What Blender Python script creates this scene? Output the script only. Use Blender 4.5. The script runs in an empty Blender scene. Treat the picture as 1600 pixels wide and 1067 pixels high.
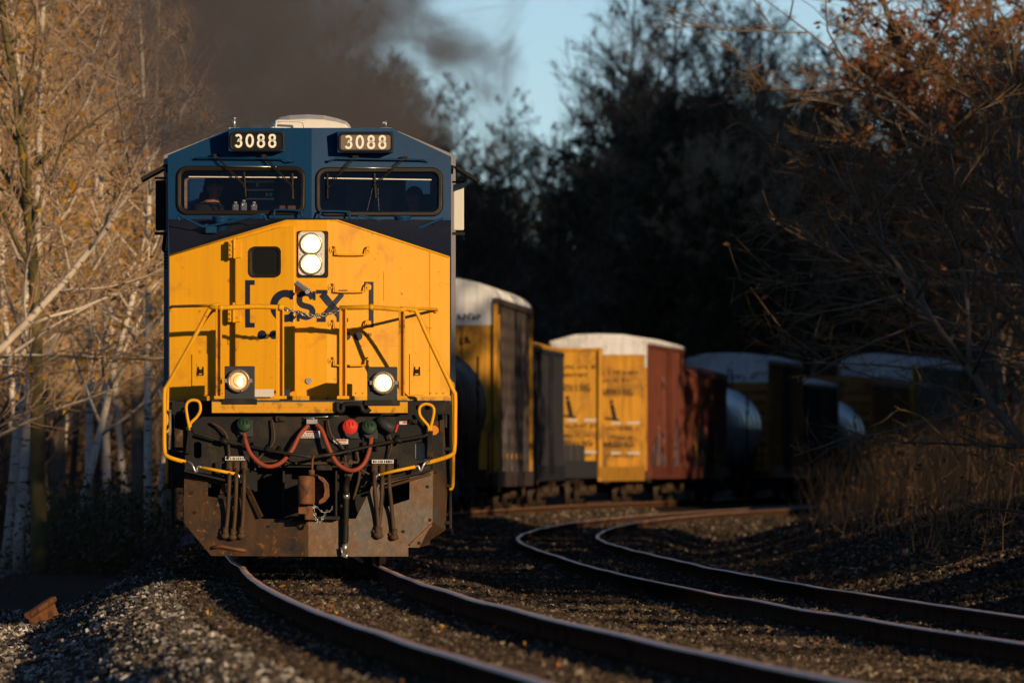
import bpy, bmesh, math, random
import numpy as np
from mathutils import Vector, Matrix, noise
from mathutils.geometry import tessellate_polygon
R = math.radians
scene = bpy.context.scene
col = scene.collection
FPX, CAMH, HZ = 21510.0, 1.05, 733.0      # focal length in photo pixels, eye height over the rail, horizon row
D0 = 150.0
SUN_AZ, SUN_EL = 33., 11.
SUN = Vector((math.sin(R(SUN_AZ)) * math.cos(R(SUN_EL)), -math.cos(R(SUN_AZ)) * math.cos(R(SUN_EL)), math.sin(R(SUN_EL))))

def track_x(y):
    z = min(y, 640.0) / D0
    x = -2.2 + 3.9 * ((z - 1.6) ** 2 - .36)
    if y > 640:
        x += (y - 640) * 2 * 3.9 * (z - 1.6) / D0
    u = max(0., 1. - y / D0); u = u * u / (u + .02)
    return x - 1.35 * u + .45 * u * u
def track2_x(y):
    z = min(y, 640.0) / D0
    x = -2.2 + 3.9 * ((z - 1.6) ** 2 - .36) + 4.83 - .45 * sm(1.3, 1.8, z)
    return x + (max(y, 640.) - 640) * 2 * 3.9 * (z - 1.6) / D0
def at(px, y, py=None):
    """lateral place (and height) of a photo pixel at distance y"""
    x = (px - 800) * y / FPX
    return x if py is None else Vector((x, y, CAMH + (HZ - py) * y / FPX))
def sm(a, b, t):
    t = max(0., min(1., (t - a) / (b - a)))
    return t * t * (3 - 2 * t)

# ------------------------------------------------------------------ objects
def link(o, parent=None):
    col.objects.link(o)
    if parent is not None: o.parent = parent
    return o
def tag(o, label=None, cat=None, group=None, kind=None):
    if label: o['label'] = label
    if cat: o['category'] = cat
    if group: o['group'] = group
    if kind: o['kind'] = kind
    return o
def empty(name, loc=(0, 0, 0), rz=0., parent=None):
    o = bpy.data.objects.new(name, None); link(o, parent)
    o.location = loc; o.rotation_euler = (0, 0, rz); o.empty_display_size = .2
    return o
def copy_tree(o, parent=None):
    c = o.copy(); col.objects.link(c); c.parent = parent
    for ch in list(o.children): copy_tree(ch, c)
    return c
def inst(src, parent, loc=(0, 0, 0), rz=0.):
    """a copy of a part mesh (sharing data) under another thing"""
    c = src.copy(); col.objects.link(c); c.parent = parent; c.location = loc; c.rotation_euler = (0, 0, rz)
    for ch in list(src.children):
        g = ch.copy(); col.objects.link(g); g.parent = c
    return c

class MB:
    def __init__(s): s.v = []; s.f = []; s.m = []; s.s = []
    def add(s, vs, fs, m=0, smooth=False):
        o = len(s.v); s.v += [tuple(v) for v in vs]
        for f in fs:
            s.f.append([i + o for i in f]); s.m.append(m); s.s.append(smooth)
        return s
    def box(s, x0, x1, y0, y1, z0, z1, m=0):
        vs = [(x, y, z) for z in (z0, z1) for y in (y0, y1) for x in (x0, x1)]
        return s.add(vs, [(0, 2, 3, 1), (4, 5, 7, 6), (0, 1, 5, 4), (2, 6, 7, 3), (0, 4, 6, 2), (1, 3, 7, 5)], m)
    def bar(s, p0, p1, w, h, m=0, up=(0, 0, 1)):
        p0, p1 = Vector(p0), Vector(p1); d = (p1 - p0).normalized()
        a = d.cross(Vector(up))
        if a.length < 1e-4: a = d.cross(Vector((1, 0, 0)))
        a.normalize(); b = a.cross(d)
        a *= w / 2; b *= h / 2
        vs = [q + i * a + j * b for q in (p0, p1) for j in (-1, 1) for i in (-1, 1)]
        return s.add(vs, [(0, 2, 3, 1), (4, 5, 7, 6), (0, 1, 5, 4), (2, 6, 7, 3), (0, 4, 6, 2), (1, 3, 7, 5)], m)
    def tube(s, pts, r, n=8, m=0, cap=True, closed=False):
        pts = [Vector(p) for p in pts]; N = len(pts)
        rs = r if isinstance(r, (list, tuple)) else [r] * N
        T = []
        for i in range(N):
            if closed: t = pts[(i + 1) % N] - pts[i - 1]
            else: t = pts[min(i + 1, N - 1)] - pts[max(i - 1, 0)]
            T.append(t.normalized() if t.length > 1e-9 else Vector((0, 0, 1)))
        a = T[0].orthogonal().normalized(); vs = []
        for i in range(N):
            a = a - T[i] * a.dot(T[i])
            a = a.normalized() if a.length > 1e-6 else T[i].orthogonal().normalized()
            b = T[i].cross(a)
            for k in range(n):
                an = 2 * math.pi * k / n
                vs.append(pts[i] + (a * math.cos(an) + b * math.sin(an)) * rs[i])
        fs = []
        for i in range(N if closed else N - 1):
            j = (i + 1) % N
            for k in range(n):
                k2 = (k + 1) % n
                fs.append((i * n + k, i * n + k2, j * n + k2, j * n + k))
        s.add(vs, fs, m, n > 3)
        if cap and not closed:
            o = len(s.v) - len(vs)
            s.f.append([o + k for k in range(n)][::-1]); s.m.append(m); s.s.append(False)
            s.f.append([o + (N - 1) * n + k for k in range(n)]); s.m.append(m); s.s.append(False)
        return s
    def cyl(s, p0, p1, r0, r1=None, n=20, m=0): return s.tube([p0, p1], [r0, r0 if r1 is None else r1], n, m)
    def lathe(s, c, axis, prof, n=24, m=0, smooth=True):
        """prof: (distance along axis, radius)"""
        c = Vector(c); ax = Vector(axis).normalized(); a = ax.orthogonal().normalized(); b = ax.cross(a)
        vs = [c + ax * t + (a * math.cos(2 * math.pi * k / n) + b * math.sin(2 * math.pi * k / n)) * max(r, 1e-4) for t, r in prof for k in range(n)]
        fs = [(i * n + k, i * n + (k + 1) % n, (i + 1) * n + (k + 1) % n, (i + 1) * n + k) for i in range(len(prof) - 1) for k in range(n)]
        s.add(vs, fs, m, smooth)
        o = len(s.v) - len(vs)
        for q, rev in ((0, True), (len(prof) - 1, False)):
            if prof[q][1] > 1e-3:
                f = [o + q * n + k for k in range(n)]
                s.f.append(f[::-1] if rev else f); s.m.append(m); s.s.append(False)
        return s
    def ell(s, c, r, m=0, n=14, k=9):
        vs = []; fs = []
        for i in range(k + 1):
            t = math.pi * i / k
            for j in range(n):
                a = 2 * math.pi * j / n
                vs.append((c[0] + r[0] * max(math.sin(t), 1e-3) * math.cos(a), c[1] + r[1] * max(math.sin(t), 1e-3) * math.sin(a), c[2] + r[2] * math.cos(t)))
        for i in range(k):
            for j in range(n):
                fs.append((i * n + j, (i + 1) * n + j, (i + 1) * n + (j + 1) % n, i * n + (j + 1) % n))
        return s.add(vs, fs, m, True)
    def loft(s, a, b, m=0, capa=False, capb=False):
        n = len(a); s.add(list(a) + list(b), [(i, (i + 1) % n, n + (i + 1) % n, n + i) for i in range(n)], m)
        o = len(s.v) - 2 * n
        if capa: s.f.append([o + i for i in range(n)][::-1]); s.m.append(m); s.s.append(False)
        if capb: s.f.append([o + n + i for i in range(n)]); s.m.append(m); s.s.append(False)
        return s
    def prism_y(s, poly, y0, y1, m=0):
        """poly of (x, z), extruded along y"""
        return s.loft([(x, y0, z) for x, z in poly], [(x, y1, z) for x, z in poly], m, True, True)
    def build(s, name, mats, parent=None, bevel=0., seg=2):
        me = bpy.data.meshes.new(name); me.from_pydata(s.v, [], s.f)
        mats = mats if isinstance(mats, (list, tuple)) else [mats]
        for x in mats: me.materials.append(x)
        me.polygons.foreach_set('material_index', s.m); me.polygons.foreach_set('use_smooth', s.s)
        bm = bmesh.new(); bm.from_mesh(me); bmesh.ops.recalc_face_normals(bm, faces=bm.faces[:]); bm.to_mesh(me); bm.free()
        me.update()
        o = bpy.data.objects.new(name, me); link(o, parent)
        if bevel:
            b = o.modifiers.new('bevel', 'BEVEL'); b.width = bevel; b.segments = seg; b.limit_method = 'ANGLE'; b.angle_limit = R(35)
        return o

def rrect(x0, x1, z0, z1, r, n=6):
    out = []
    for cx, cz, a0 in ((x1 - r, z1 - r, 0), (x0 + r, z1 - r, 90), (x0 + r, z0 + r, 180), (x1 - r, z0 + r, 270)):
        for k in range(n + 1):
            a = R(a0 + 90 * k / n); out.append((cx + r * math.cos(a), cz + r * math.sin(a)))
    return out
def arc(cx, cz, rx, rz, a0, a1, n=14):
    return [(cx + rx * math.cos(R(a0 + (a1 - a0) * k / n)), cz + rz * math.sin(R(a0 + (a1 - a0) * k / n))) for k in range(n + 1)]
def smooth_path(p, n=6):
    p = [Vector(q) for q in p]; out = []
    for i in range(len(p) - 1):
        a, b, c, d = p[max(i - 1, 0)], p[i], p[i + 1], p[min(i + 2, len(p) - 1)]
        for k in range(n):
            t = k / n
            out.append(.5 * ((2 * b) + (c - a) * t + (2 * a - 5 * b + 4 * c - d) * t * t + (3 * b - a - 3 * c + d) * t ** 3))
    out.append(p[-1]); return out

# ------------------------------------------------------------------ materials
class NT:
    def __init__(s, tree): s.t = tree; s.n = tree.nodes; s.l = tree.links
    def new(s, typ, **kw):
        x = s.n.new(typ)
        for k, v in kw.items(): setattr(x, k, v)
        return x
    def put(s, sock, val):
        if isinstance(val, bpy.types.NodeSocket): s.l.new(val, sock)
        else: sock.default_value = val
    def math(s, op, a, b=0., clamp=False):
        x = s.new('ShaderNodeMath', operation=op); x.use_clamp = clamp
        s.put(x.inputs[0], a); s.put(x.inputs[1], b); return x.outputs[0]
    def ramp(s, fac, stops):
        x = s.new('ShaderNodeValToRGB'); e = x.color_ramp.elements
        e[0].position, e[0].color = stops[0][0], c4(stops[0][1]); e[1].position, e[1].color = stops[-1][0], c4(stops[-1][1])
        for p, c in stops[1:-1]:
            q = e.new(p); q.color = c4(c)
        s.put(x.inputs[0], fac); return x.outputs[0]
    def mix(s, fac, a, b, mode='MIX'):
        x = s.new('ShaderNodeMix', data_type='RGBA', blend_type=mode)
        s.put(x.inputs[0], fac); s.put(x.inputs[6], c4(a)); s.put(x.inputs[7], c4(b)); return x.outputs[2]
    def noise(s, vec, scale, detail=4., rough=.55, dist=0.):
        x = s.new('ShaderNodeTexNoise'); s.put(x.inputs['Vector'], vec); x.inputs['Scale'].default_value = scale
        x.inputs['Detail'].default_value = detail; x.inputs['Roughness'].default_value = rough; x.inputs['Distortion'].default_value = dist
        return x.outputs['Fac']
    def mapping(s, vec, scale=(1, 1, 1), loc=(0, 0, 0)):
        x = s.new('ShaderNodeMapping'); s.put(x.inputs['Vector'], vec); x.inputs['Scale'].default_value = scale; x.inputs['Location'].default_value = loc
        return x.outputs[0]
def c4(c):
    if isinstance(c, bpy.types.NodeSocket): return c
    return (c[0], c[1], c[2], 1.) if len(c) == 3 else tuple(c)
def base_mat(name):
    m = bpy.data.materials.new(name); m.use_nodes = True
    nt = NT(m.node_tree); b = m.node_tree.nodes['Principled BSDF']
    co = nt.new('ShaderNodeTexCoord').outputs['Object']
    return m, nt, b, co
def mat(name, c, rough=.5, metal=0., var=.25, scale=3., streak=0., dirt=None, dirt_amt=0., dirt_scale=2., spots=None, spot_amt=0., bump=0., bscale=40., coat=0., spec=None):
    """paint or metal: base colour with large tone drift, vertical streaks, a second dirt colour and spots of chipped/rusty colour"""
    m, nt, b, co = base_mat(name)
    n1 = nt.noise(co, scale, 5.)
    colr = nt.mix(nt.math('MULTIPLY', n1, var * 2, True), c, [x * .62 for x in c])
    if streak:
        st = nt.noise(nt.mapping(co, (9, 9, .35)), 1.6, 5., .6)
        f = nt.math('MULTIPLY', nt.math('SUBTRACT', st, .45, True), streak * 4, True)
        colr = nt.mix(f, colr, dirt or [x * .4 for x in c])
    if dirt is not None and dirt_amt:
        n2 = nt.noise(co, dirt_scale, 8., .62, .4)
        f = nt.math('MULTIPLY', nt.math('SUBTRACT', n2, .62 - dirt_amt * .3, True), 5., True)
        colr = nt.mix(f, colr, dirt)
    if spots is not None:
        n3 = nt.noise(co, 14., 6., .7)
        f = nt.math('MULTIPLY', nt.math('SUBTRACT', n3, .70 - spot_amt * .2, True), 16., True)
        colr = nt.mix(f, colr, spots)
    nt.put(b.inputs['Base Color'], colr)
    nr = nt.noise(co, scale * 4, 4.)
    nt.put(b.inputs['Roughness'], nt.math('ADD', nt.math('MULTIPLY', nr, .25), max(rough - .12, .02), True))
    b.inputs['Metallic'].default_value = metal
    b.inputs['Specular IOR Level'].default_value = spec if spec is not None else (.5 if metal > .3 else .16)
    if coat: b.inputs['Coat Weight'].default_value = coat; b.inputs['Coat Roughness'].default_value = .15
    if bump:
        bp = nt.new('ShaderNodeBump'); bp.inputs['Strength'].default_value = bump; bp.inputs['Distance'].default_value = .02
        nt.put(bp.inputs['Height'], nt.noise(co, bscale, 5., .6)); nt.put(b.inputs['Normal'], bp.outputs[0])
    return m
def emit(name, c, strength):
    m, nt, b, co = base_mat(name)
    b.inputs['Base Color'].default_value = c4(c); b.inputs['Emission Color'].default_value = c4(c); b.inputs['Emission Strength'].default_value = strength
    return m
def glass(name, tint, gloss=.05, reflect=1.):
    m = bpy.data.materials.new(name); m.use_nodes = True; nt = NT(m.node_tree); nt.n.clear()
    out = nt.new('ShaderNodeOutputMaterial'); tr = nt.new('ShaderNodeBsdfTransparent'); gl = nt.new('ShaderNodeBsdfGlossy')
    tr.inputs[0].default_value = c4(tint); gl.inputs['Roughness'].default_value = gloss
    fr = nt.new('ShaderNodeFresnel'); fr.inputs[0].default_value = 1.5
    mx = nt.new('ShaderNodeMixShader'); nt.put(mx.inputs[0], nt.math('MULTIPLY', fr.outputs[0], reflect, True)); nt.l.new(tr.outputs[0], mx.inputs[1]); nt.l.new(gl.outputs[0], mx.inputs[2])
    nt.l.new(mx.outputs[0], out.inputs[0]); return m

YEL = (.72, .335, .008); BLUE = (.007, .040, .105)
M = {}
M['yellow'] = mat('yellow_paint', YEL, .42, var=.14, scale=1.2, streak=.30, dirt=(.46, .19, .02), dirt_amt=.16, dirt_scale=3.5, spots=(.26, .10, .02), spot_amt=.32, bump=.03, bscale=9.)
M['yellow_worn'] = mat('worn_yellow_paint', (.62, .29, .015), .5, var=.2, scale=4, dirt=(.10, .06, .03), dirt_amt=.35, dirt_scale=7, spots=(.10, .05, .025), spot_amt=.25)
M['blue'] = mat('blue_paint', BLUE, .4, spec=.06, var=.2, scale=1.4, streak=.12, dirt=(.03, .04, .05), spots=(.09, .09, .09), spot_amt=.0, bump=.03, bscale=9.)
M['antiglare'] = mat('matt_black_blue_paint', (.011, .015, .030), .75, var=.2, dirt=(.035, .03, .03), dirt_amt=.2)
M['navy'] = mat('navy_lettering', (.012, .018, .04), .5, var=.1)
M['black'] = mat('black_paint', (.012, .011, .011), .55, var=.25, dirt=(.045, .03, .018), dirt_amt=.35, dirt_scale=2.5, spots=(.07, .035, .015), spot_amt=.12, bump=.08, bscale=20)
M['dgrey'] = mat('dark_grey_housing', (.035, .038, .042), .5, var=.2, dirt=(.06, .04, .02), dirt_amt=.2, dirt_scale=5)
M['rubber'] = mat('black_rubber', (.012, .011, .010), .6, var=.2)
M['gasket'] = mat('window_gasket', (.016, .012, .009), .45, var=.15)
M['white'] = mat('white_paint', (.62, .58, .52), .5, var=.12, streak=.1, dirt=(.3, .25, .2))
M['chrome'] = mat('bare_metal', (.45, .43, .40), .35, .8, var=.2)
M['lens_ring'] = mat('lamp_ring_metal', (.30, .23, .17), .4, .5, var=.3, scale=20)
M['plow'] = mat('rusty_plow_steel', (.085, .046, .022), .52, .15, var=.3, scale=2.2, dirt=(.022, .020, .019), dirt_amt=.5, dirt_scale=3.2, streak=.5, spots=(.20, .075, .015), spot_amt=.55, bump=.4, bscale=14)
M['plow_grey'] = mat('grey_plow_steel', (.075, .066, .058), .5, .1, var=.4, dirt=(.085, .042, .018), dirt_amt=.7, dirt_scale=2.6, streak=.4, spots=(.17, .065, .015), spot_amt=.5, bump=.35, bscale=14)  # greyer steel for the right half and the side wing
M['rust'] = mat('rusted_casting', (.19, .078, .034), .6, .1, var=.4, scale=8, dirt=(.04, .025, .018), dirt_amt=.45, dirt_scale=8, spots=(.30, .24, .19), spot_amt=.1, bump=.3, bscale=22)
M['hose'] = mat('red_rubber_hose', (.28, .055, .028), .5, var=.25, scale=9, dirt=(.08, .03, .02), dirt_amt=.2, dirt_scale=6)
M['hose_grey'] = mat('dusty_rubber_hose', (.07, .042, .024), .6, var=.3, scale=9)
M['red'] = mat('red_cap_paint', (.55, .035, .022), .45, var=.15)
M['green'] = mat('green_cap_paint', (.020, .045, .026), .5, var=.3, scale=10, dirt=(.06, .05, .03), dirt_amt=.3, dirt_scale=14)
M['orange'] = mat('orange_plastic', (.6, .2, .02), .5, var=.1)
M['glow'] = emit('lit_headlamp_glass', (1., .70, .34), 1.5)  # orange, so the rim imitates a soft halo round the core
M['glow_core'] = emit('headlamp_hot_core', (1., .90, .68), 7.)
M['glow_dim'] = emit('dim_headlamp_glass', (1., .50, .20), .55)
M['bulb'] = emit('lamp_filament', (1., .88, .65), 2.2)
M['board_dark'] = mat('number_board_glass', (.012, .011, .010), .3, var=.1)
M['board_sun_tint'] = mat('number_board_glass_sun_tint', (.17, .125, .10), .35, var=.1)  # paler board glass; the sunlight on it is put into the colour
M['digit'] = mat('white_numerals', (.78, .72, .60), .5, var=.05)
M['glass'] = glass('cab_glass', (.66, .66, .70), .03, .9)
M['sideglass'] = glass('far_cab_glass', (.7, .74, .78), .03, .5)
M['darkglass'] = mat('dark_glass', (.010, .009, .008), .12, var=.1)
M['cabin'] = mat('cab_lining', (.22, .21, .23), .7, var=.2)
M['desk'] = mat('cab_desk_brown', (.16, .075, .045), .6, var=.2)
M['seat'] = mat('cab_seat_vinyl', (.025, .025, .03), .6, var=.2)
M['skin'] = mat('skin', (.45, .22, .14), .55, var=.1)
M['shirt'] = mat('dark_shirt', (.018, .017, .022), .85, var=.2)
M['hair'] = mat('dark_brown_hair', (.035, .018, .012), .7, var=.3, scale=30)
def plastic():
    m = glass('clear_plastic', (.80, .84, .88), .12, 3.); nt = NT(m.node_tree); out = nt.n['Material Output']; src = out.inputs[0].links[0].from_socket
    df = nt.new('ShaderNodeBsdfDiffuse'); df.inputs[0].default_value = (.8, .82, .85, 1); mx = nt.new('ShaderNodeMixShader'); mx.inputs[0].default_value = .2
    nt.l.new(src, mx.inputs[1]); nt.l.new(df.outputs[0], mx.inputs[2]); nt.l.new(mx.outputs[0], out.inputs[0]); return m
M['bottle'] = plastic()
M['steel'] = mat('wheel_steel', (.05, .035, .025), .5, .4, var=.3)
# ================================================================== the locomotive
def kd(d): return (D0 + d) / FPX
def P(px, py, d): return Vector(((px - 487) * kd(d), d, CAMH + (HZ - py) * kd(d)))
def on(surf, px, py, off=0.):
    d = 0.
    for _ in range(6):
        q = P(px, py, d); d = surf(q.x, q.z) + off
    return P(px, py, d)
LOCO_RZ = math.atan(2.183 / D0)
loco = empty('locomotive', (-2.183, D0, 0), LOCO_RZ)
tag(loco, 'yellow and dark blue diesel locomotive with lit headlights leading the freight train', 'locomotive')
LM = Matrix.Translation((-2.183, D0, 0)) @ Matrix.Rotation(LOCO_RZ, 4, 'Z')
def W(v): return LM @ Vector(v)

nd = lambda x, z=0: max(0., abs(x) - .165) * .16
DOOR = (367, 462)
def nface(x, z):
    px = 487 + x / kd(0)
    return nd(x) - (.095 if DOOR[0] <= px <= DOOR[1] else 0.)
ZC = P(487, 340, 1.05).z
cd = lambda x, z: 1.05 + .16 * abs(x) + .13 * (z - ZC)

def ribbon(pts, w):
    """flat stroke of width w in picture units -> quads"""
    pts = [Vector((p[0], p[1])) for p in pts]; vs = []
    for i, p in enumerate(pts):
        a = (p - pts[i - 1]).normalized() if i else None
        b = (pts[i + 1] - p).normalized() if i < len(pts) - 1 else None
        t = (a or b) if (a is None or b is None) else (a + b)
        t = t.normalized() if t.length > 1e-6 else (a or b)
        n = Vector((-t.y, t.x)); sc = 1.
        if a is not None and b is not None: sc = 1 / max(.45, n.dot(Vector((-a.y, a.x))))
        vs += [p + n * w / 2 * sc, p - n * w / 2 * sc]
    return vs, [(2 * i, 2 * i + 1, 2 * i + 3, 2 * i + 2) for i in range(len(pts) - 1)]
def dense(pts, step=3.):
    out = []
    for a, b in zip(pts[:-1], pts[1:]):
        n = max(1, int(math.dist(a, b) / step))
        out += [(a[0] + (b[0] - a[0]) * k / n, a[1] + (b[1] - a[1]) * k / n) for k in range(n)]
    return out + [pts[-1]]
# ---- stroke letters on a unit cell (x 0..1, y 0..1 upwards)
GLY = {
 '3': [arc(.48, .74, .34, .22, 150, -80) + arc(.48, .27, .38, .27, 80, -155)],
 '0': [arc(.5, .5, .40, .48, 0, 360, 28)],
 '8': [arc(.5, .75, .33, .23, 0, 360, 22), arc(.5, .26, .39, .27, 0, 360, 22)],
 'W': [[(0, 1), (.25, 0), (.5, .8), (.75, 0), (1, 1)]], 'A': [[(0, 0), (.5, 1), (1, 0)], [(.2, .35), (.8, .35)]],
 'R': [[(.05, 0), (.05, 1)], [(.05, .95)] + arc(.5, .73, .4, .22, 90, -90) + [(.05, .5)], [(.45, .5), (.95, 0)]],
 'N': [[(.08, 0), (.08, 1), (.92, 0), (.92, 1)]], 'I': [[(.5, 0), (.5, 1)]],
 'G': [arc(.5, .5, .45, .48, 50, 350) + [(.5, .45)]],
 'T': [[(.5, 0), (.5, 1)], [(.05, .95), (.95, .95)]], 'M': [[(.05, 0), (.05, 1), (.5, .35), (.95, 1), (.95, 0)]],
}
def write(mb, text, x0, y0, w, h, pitch, sw, fn, m=0):
    """text with its lower left at picture point (x0, y0); fn maps picture point to 3D"""
    for ch in text:
        for st in GLY.get(ch, []):
            vs, fs = ribbon([(x0 + a * w, y0 - b * h) for a, b in st], sw)
            mb.add([fn(v.x, v.y) for v in vs], fs, m)
        x0 += pitch
def flat(mb, outer, holes, fn, m=0):
    loops = [outer] + holes
    tri = tessellate_polygon([[Vector((a, b, 0)) for a, b in l] for l in loops])
    pts = [p for l in loops for p in l]
    mb.add([fn(a, b) for a, b in pts], tri, m)

# ---- nose
def PN(px, py, off=0.): return on(nd, px, py, off)
b = MB()
fl = [(265, 622), (265, 399), (448, 345), (464, 344)]; fr = [(511, 344), (528, 346), (703, 402), (703, 622)]
L = [PN(*p) for p in fl]; C1 = [PN(464, 344), PN(511, 344), PN(511, 622), PN(464, 622)]; Rr = [PN(*p) for p in fr]
b.add([*L, C1[3]], [(0, 1, 2, 3, 4)], 0); b.add(C1, [(0, 1, 2, 3)], 0); b.add([C1[2], *Rr], [(0, 1, 2, 3, 4)], 0)
# sides going back to the cab, then the dark sloping top up to the windscreen foot
def PCc(px, py, off=0.): return on(cd, px, py, off)
top = [L[1], L[2], L[3], Rr[0], Rr[1], Rr[2]]
foot = [PCc(263, 343), PCc(420, 341), PCc(470, 341), PCc(504, 341), PCc(550, 342), PCc(705, 344)]
for i in range(5): b.add([top[i], top[i + 1], foot[i + 1], foot[i]], [(0, 1, 2, 3)], 1)
for (a, c_, f) in ((L[0], L[1], foot[0]), (Rr[3], Rr[2], foot[5])):
    b.add([a, c_, f, Vector((f.x, 3.4, f.z)), Vector((f.x, 3.4, a.z)), Vector((f.x, f.y, a.z))], [(0, 1, 2, 5), (2, 3, 4, 5)], 2)
nose = b.build('nose', [M['yellow'], M['antiglare'], M['blue']], loco, .012)
b = MB()   # thin bright lip along the top edge and a seam bead round the right panel
b.tube([PN(266, 399, -.006), PN(448, 345, -.006), PN(528, 345, -.006), PN(702, 402, -.006)], .011, 6)
b.build('nose_lip', M['yellow'], nose)
b = MB()   # bottom flange
b.bar(PN(264, 622, -.02), PN(464, 622, -.02), .05, .05); b.bar(PN(464, 622, -.02), PN(511, 622, -.02), .05, .05); b.bar(PN(511, 622, -.02), PN(704, 622, -.02), .05, .05)
b.build('nose_flange', M['yellow_worn'], nose)

b = MB()   # raised seams and fastenings
for x, y0, y1 in ((672, 394, 618), (600, 424, 470)): b.bar(PN(x, y0, -.002), PN(x, y1, -.002), .012, .008, up=(0, 1, 0))
b.bar(PN(516, 540, -.002), PN(690, 540, -.002), .004, .01); b.build('nose_seam', M['yellow'], nose)
rngN = random.Random(3)
for k in range(16): b = MB(); b.cyl(PN(536 + 10.5 * k, 614, 0), PN(536 + 10.5 * k, 614, -.012), .011, n=8); b.build('nose_bolt', M['yellow_worn'], nose)
for k in range(8): b = MB(); b.cyl(PN(272 + 11 * k, 614, 0), PN(272 + 11 * k, 614, -.012), .011, n=8); b.build('nose_bolt', M['yellow_worn'], nose)
# ---- nose door
b = MB()
dp = [(367, 611), (367, 374), (438, 355), (461, 354), (461, 611)]
b.loft([PN(*p, -.095) for p in dp], [PN(*p, .02) for p in dp], 0, True, True)
door = b.build('nose_door', M['yellow'], loco, .014)
dfn = lambda off: (lambda px, py: PN(px, py, -.095 + off))
b = MB(); o = rrect(390, 439, 385, 433, 9); i_ = rrect(394, 435, 389, 429, 8)
b.loft([PN(*p, -.095 - .03) for p in o], [PN(*p, -.095) for p in o], 0)
b.loft([PN(*p, -.095 - .03) for p in o], [PN(*p, -.095 - .022) for p in i_], 0)
b.loft([PN(*p, -.095 - .022) for p in i_], [PN(*p, -.095 + .01) for p in i_], 0)
dw = b.build('door_window', M['gasket'], door)
b = MB(); flat(b, rrect(394, 435, 389, 429, 8), [], dfn(-.004)); b.build('pane', M['darkglass'], dw)
for py in (378, 478):
    b = MB(); px0 = 357 if py < 400 else 356
    b.loft([PN(*p, -.125) for p in ((px0, py), (px0 + 8, py), (px0 + 8, py + 25), (px0, py + 25))], [PN(*p, .0) for p in ((px0, py), (px0 + 8, py), (px0 + 8, py + 25), (px0, py + 25))], 0, True)
    b.loft([PN(*p, -.115) for p in ((px0 + 10, py), (px0 + 20, py), (px0 + 20, py + 25), (px0 + 10, py + 25))], [PN(*p, -.09) for p in ((px0 + 10, py), (px0 + 20, py), (px0 + 20, py + 25), (px0 + 10, py + 25))], 0, True)
    b.cyl(PN(px0 + 9, py - 5, -.13), PN(px0 + 9, py + 26, -.13), .017, n=10)
    for q in (5, 12, 20): b.cyl(PN(px0 + 4, py + q, -.12), PN(px0 + 4, py + q, -.145), .011, n=8)
    b.build('hinge', M['yellow'], door, .004)
b = MB()   # pale strip showing below the door
for x0, x1 in ((398, 428), (441, 453)): b.add([PN(x0, 608, -.102), PN(x1, 608, -.102), PN(x1, 620, -.102), PN(x0, 620, -.102)], [(0, 1, 2, 3)])
b.build('kick_plate', M['white'], door)
b = MB(); b.bar(PN(463, 441, -.09), PN(484, 456, -.13), .045, .05); b.cyl(PN(480, 456, -.15), PN(480, 456, -.02), .028, n=12); b.bar(PN(471, 452, -.08), PN(471, 452, 0), .03, .03)
b.build('door_latch', M['chrome'], loco, .006)

# ---- lettering: bracketed three-letter mark with dots
nf = lambda px, py: on(nface, px, py, -.004)
b = MB()
for pts, w in ((dense([(398, 441.5), (387, 441.5), (387, 508), (398, 508)]), 7.5), (dense([(569, 444), (580, 444), (580, 508), (569, 508)]), 7.5)):
    vs, fs = ribbon(pts, w); b.add([nf(v.x, v.y) for v in vs], fs)
def stroke(pts, w):
    vs, fs = ribbon(dense(pts, 2.5), w); b.add([nf(v.x, v.y) for v in vs], fs)
for st in (arc(446, 478, 18, 19.5, 18, 342, 36)[0:1] and [arc(446, 478, 18, 19.5, -48, -318, 36)]): stroke(st, 11.5)
stroke([(455.5, 453), (455.5, 468)], 5); stroke([(455.5, 488), (455.5, 503)], 5)
stroke([(489, 466)] + arc(478, 466, 10, 8, -10, -180, 12) + arc(478, 470, 10, 8, 180, 120, 5) + arc(478, 487, 10.5, 8.5, -60, 180, 18)[0:] , 9)
stroke([(491, 455), (491, 469)], 4.5); stroke([(466, 485), (466, 502)], 4.5)
stroke([(503, 459), (534, 497)], 11.5); stroke([(535, 459), (503, 497)], 8)
for x, y, w in ((503, 456, 18), (536, 456, 14), (502, 500, 14), (535, 500, 18)): stroke([(x - w / 2, y), (x + w / 2, y)], 6)
for x in (409.5, 428): 
    vs = [nf(x + 7 * math.cos(R(a)), 523 + 7 * math.sin(R(a))) for a in range(0, 360, 20)]; b.add(vs, [list(range(18))])
for x in (541, 559.5):
    vs = [nf(x + 7 * math.cos(R(a)), 525 + 7 * math.sin(R(a))) for a in range(0, 360, 20)]; b.add(vs, [list(range(18))])
write(b, 'TM', 569, 526, 4.5, 6, 6.5, .9, nf)
b.build('lettering', M['navy'], loco)

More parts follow.
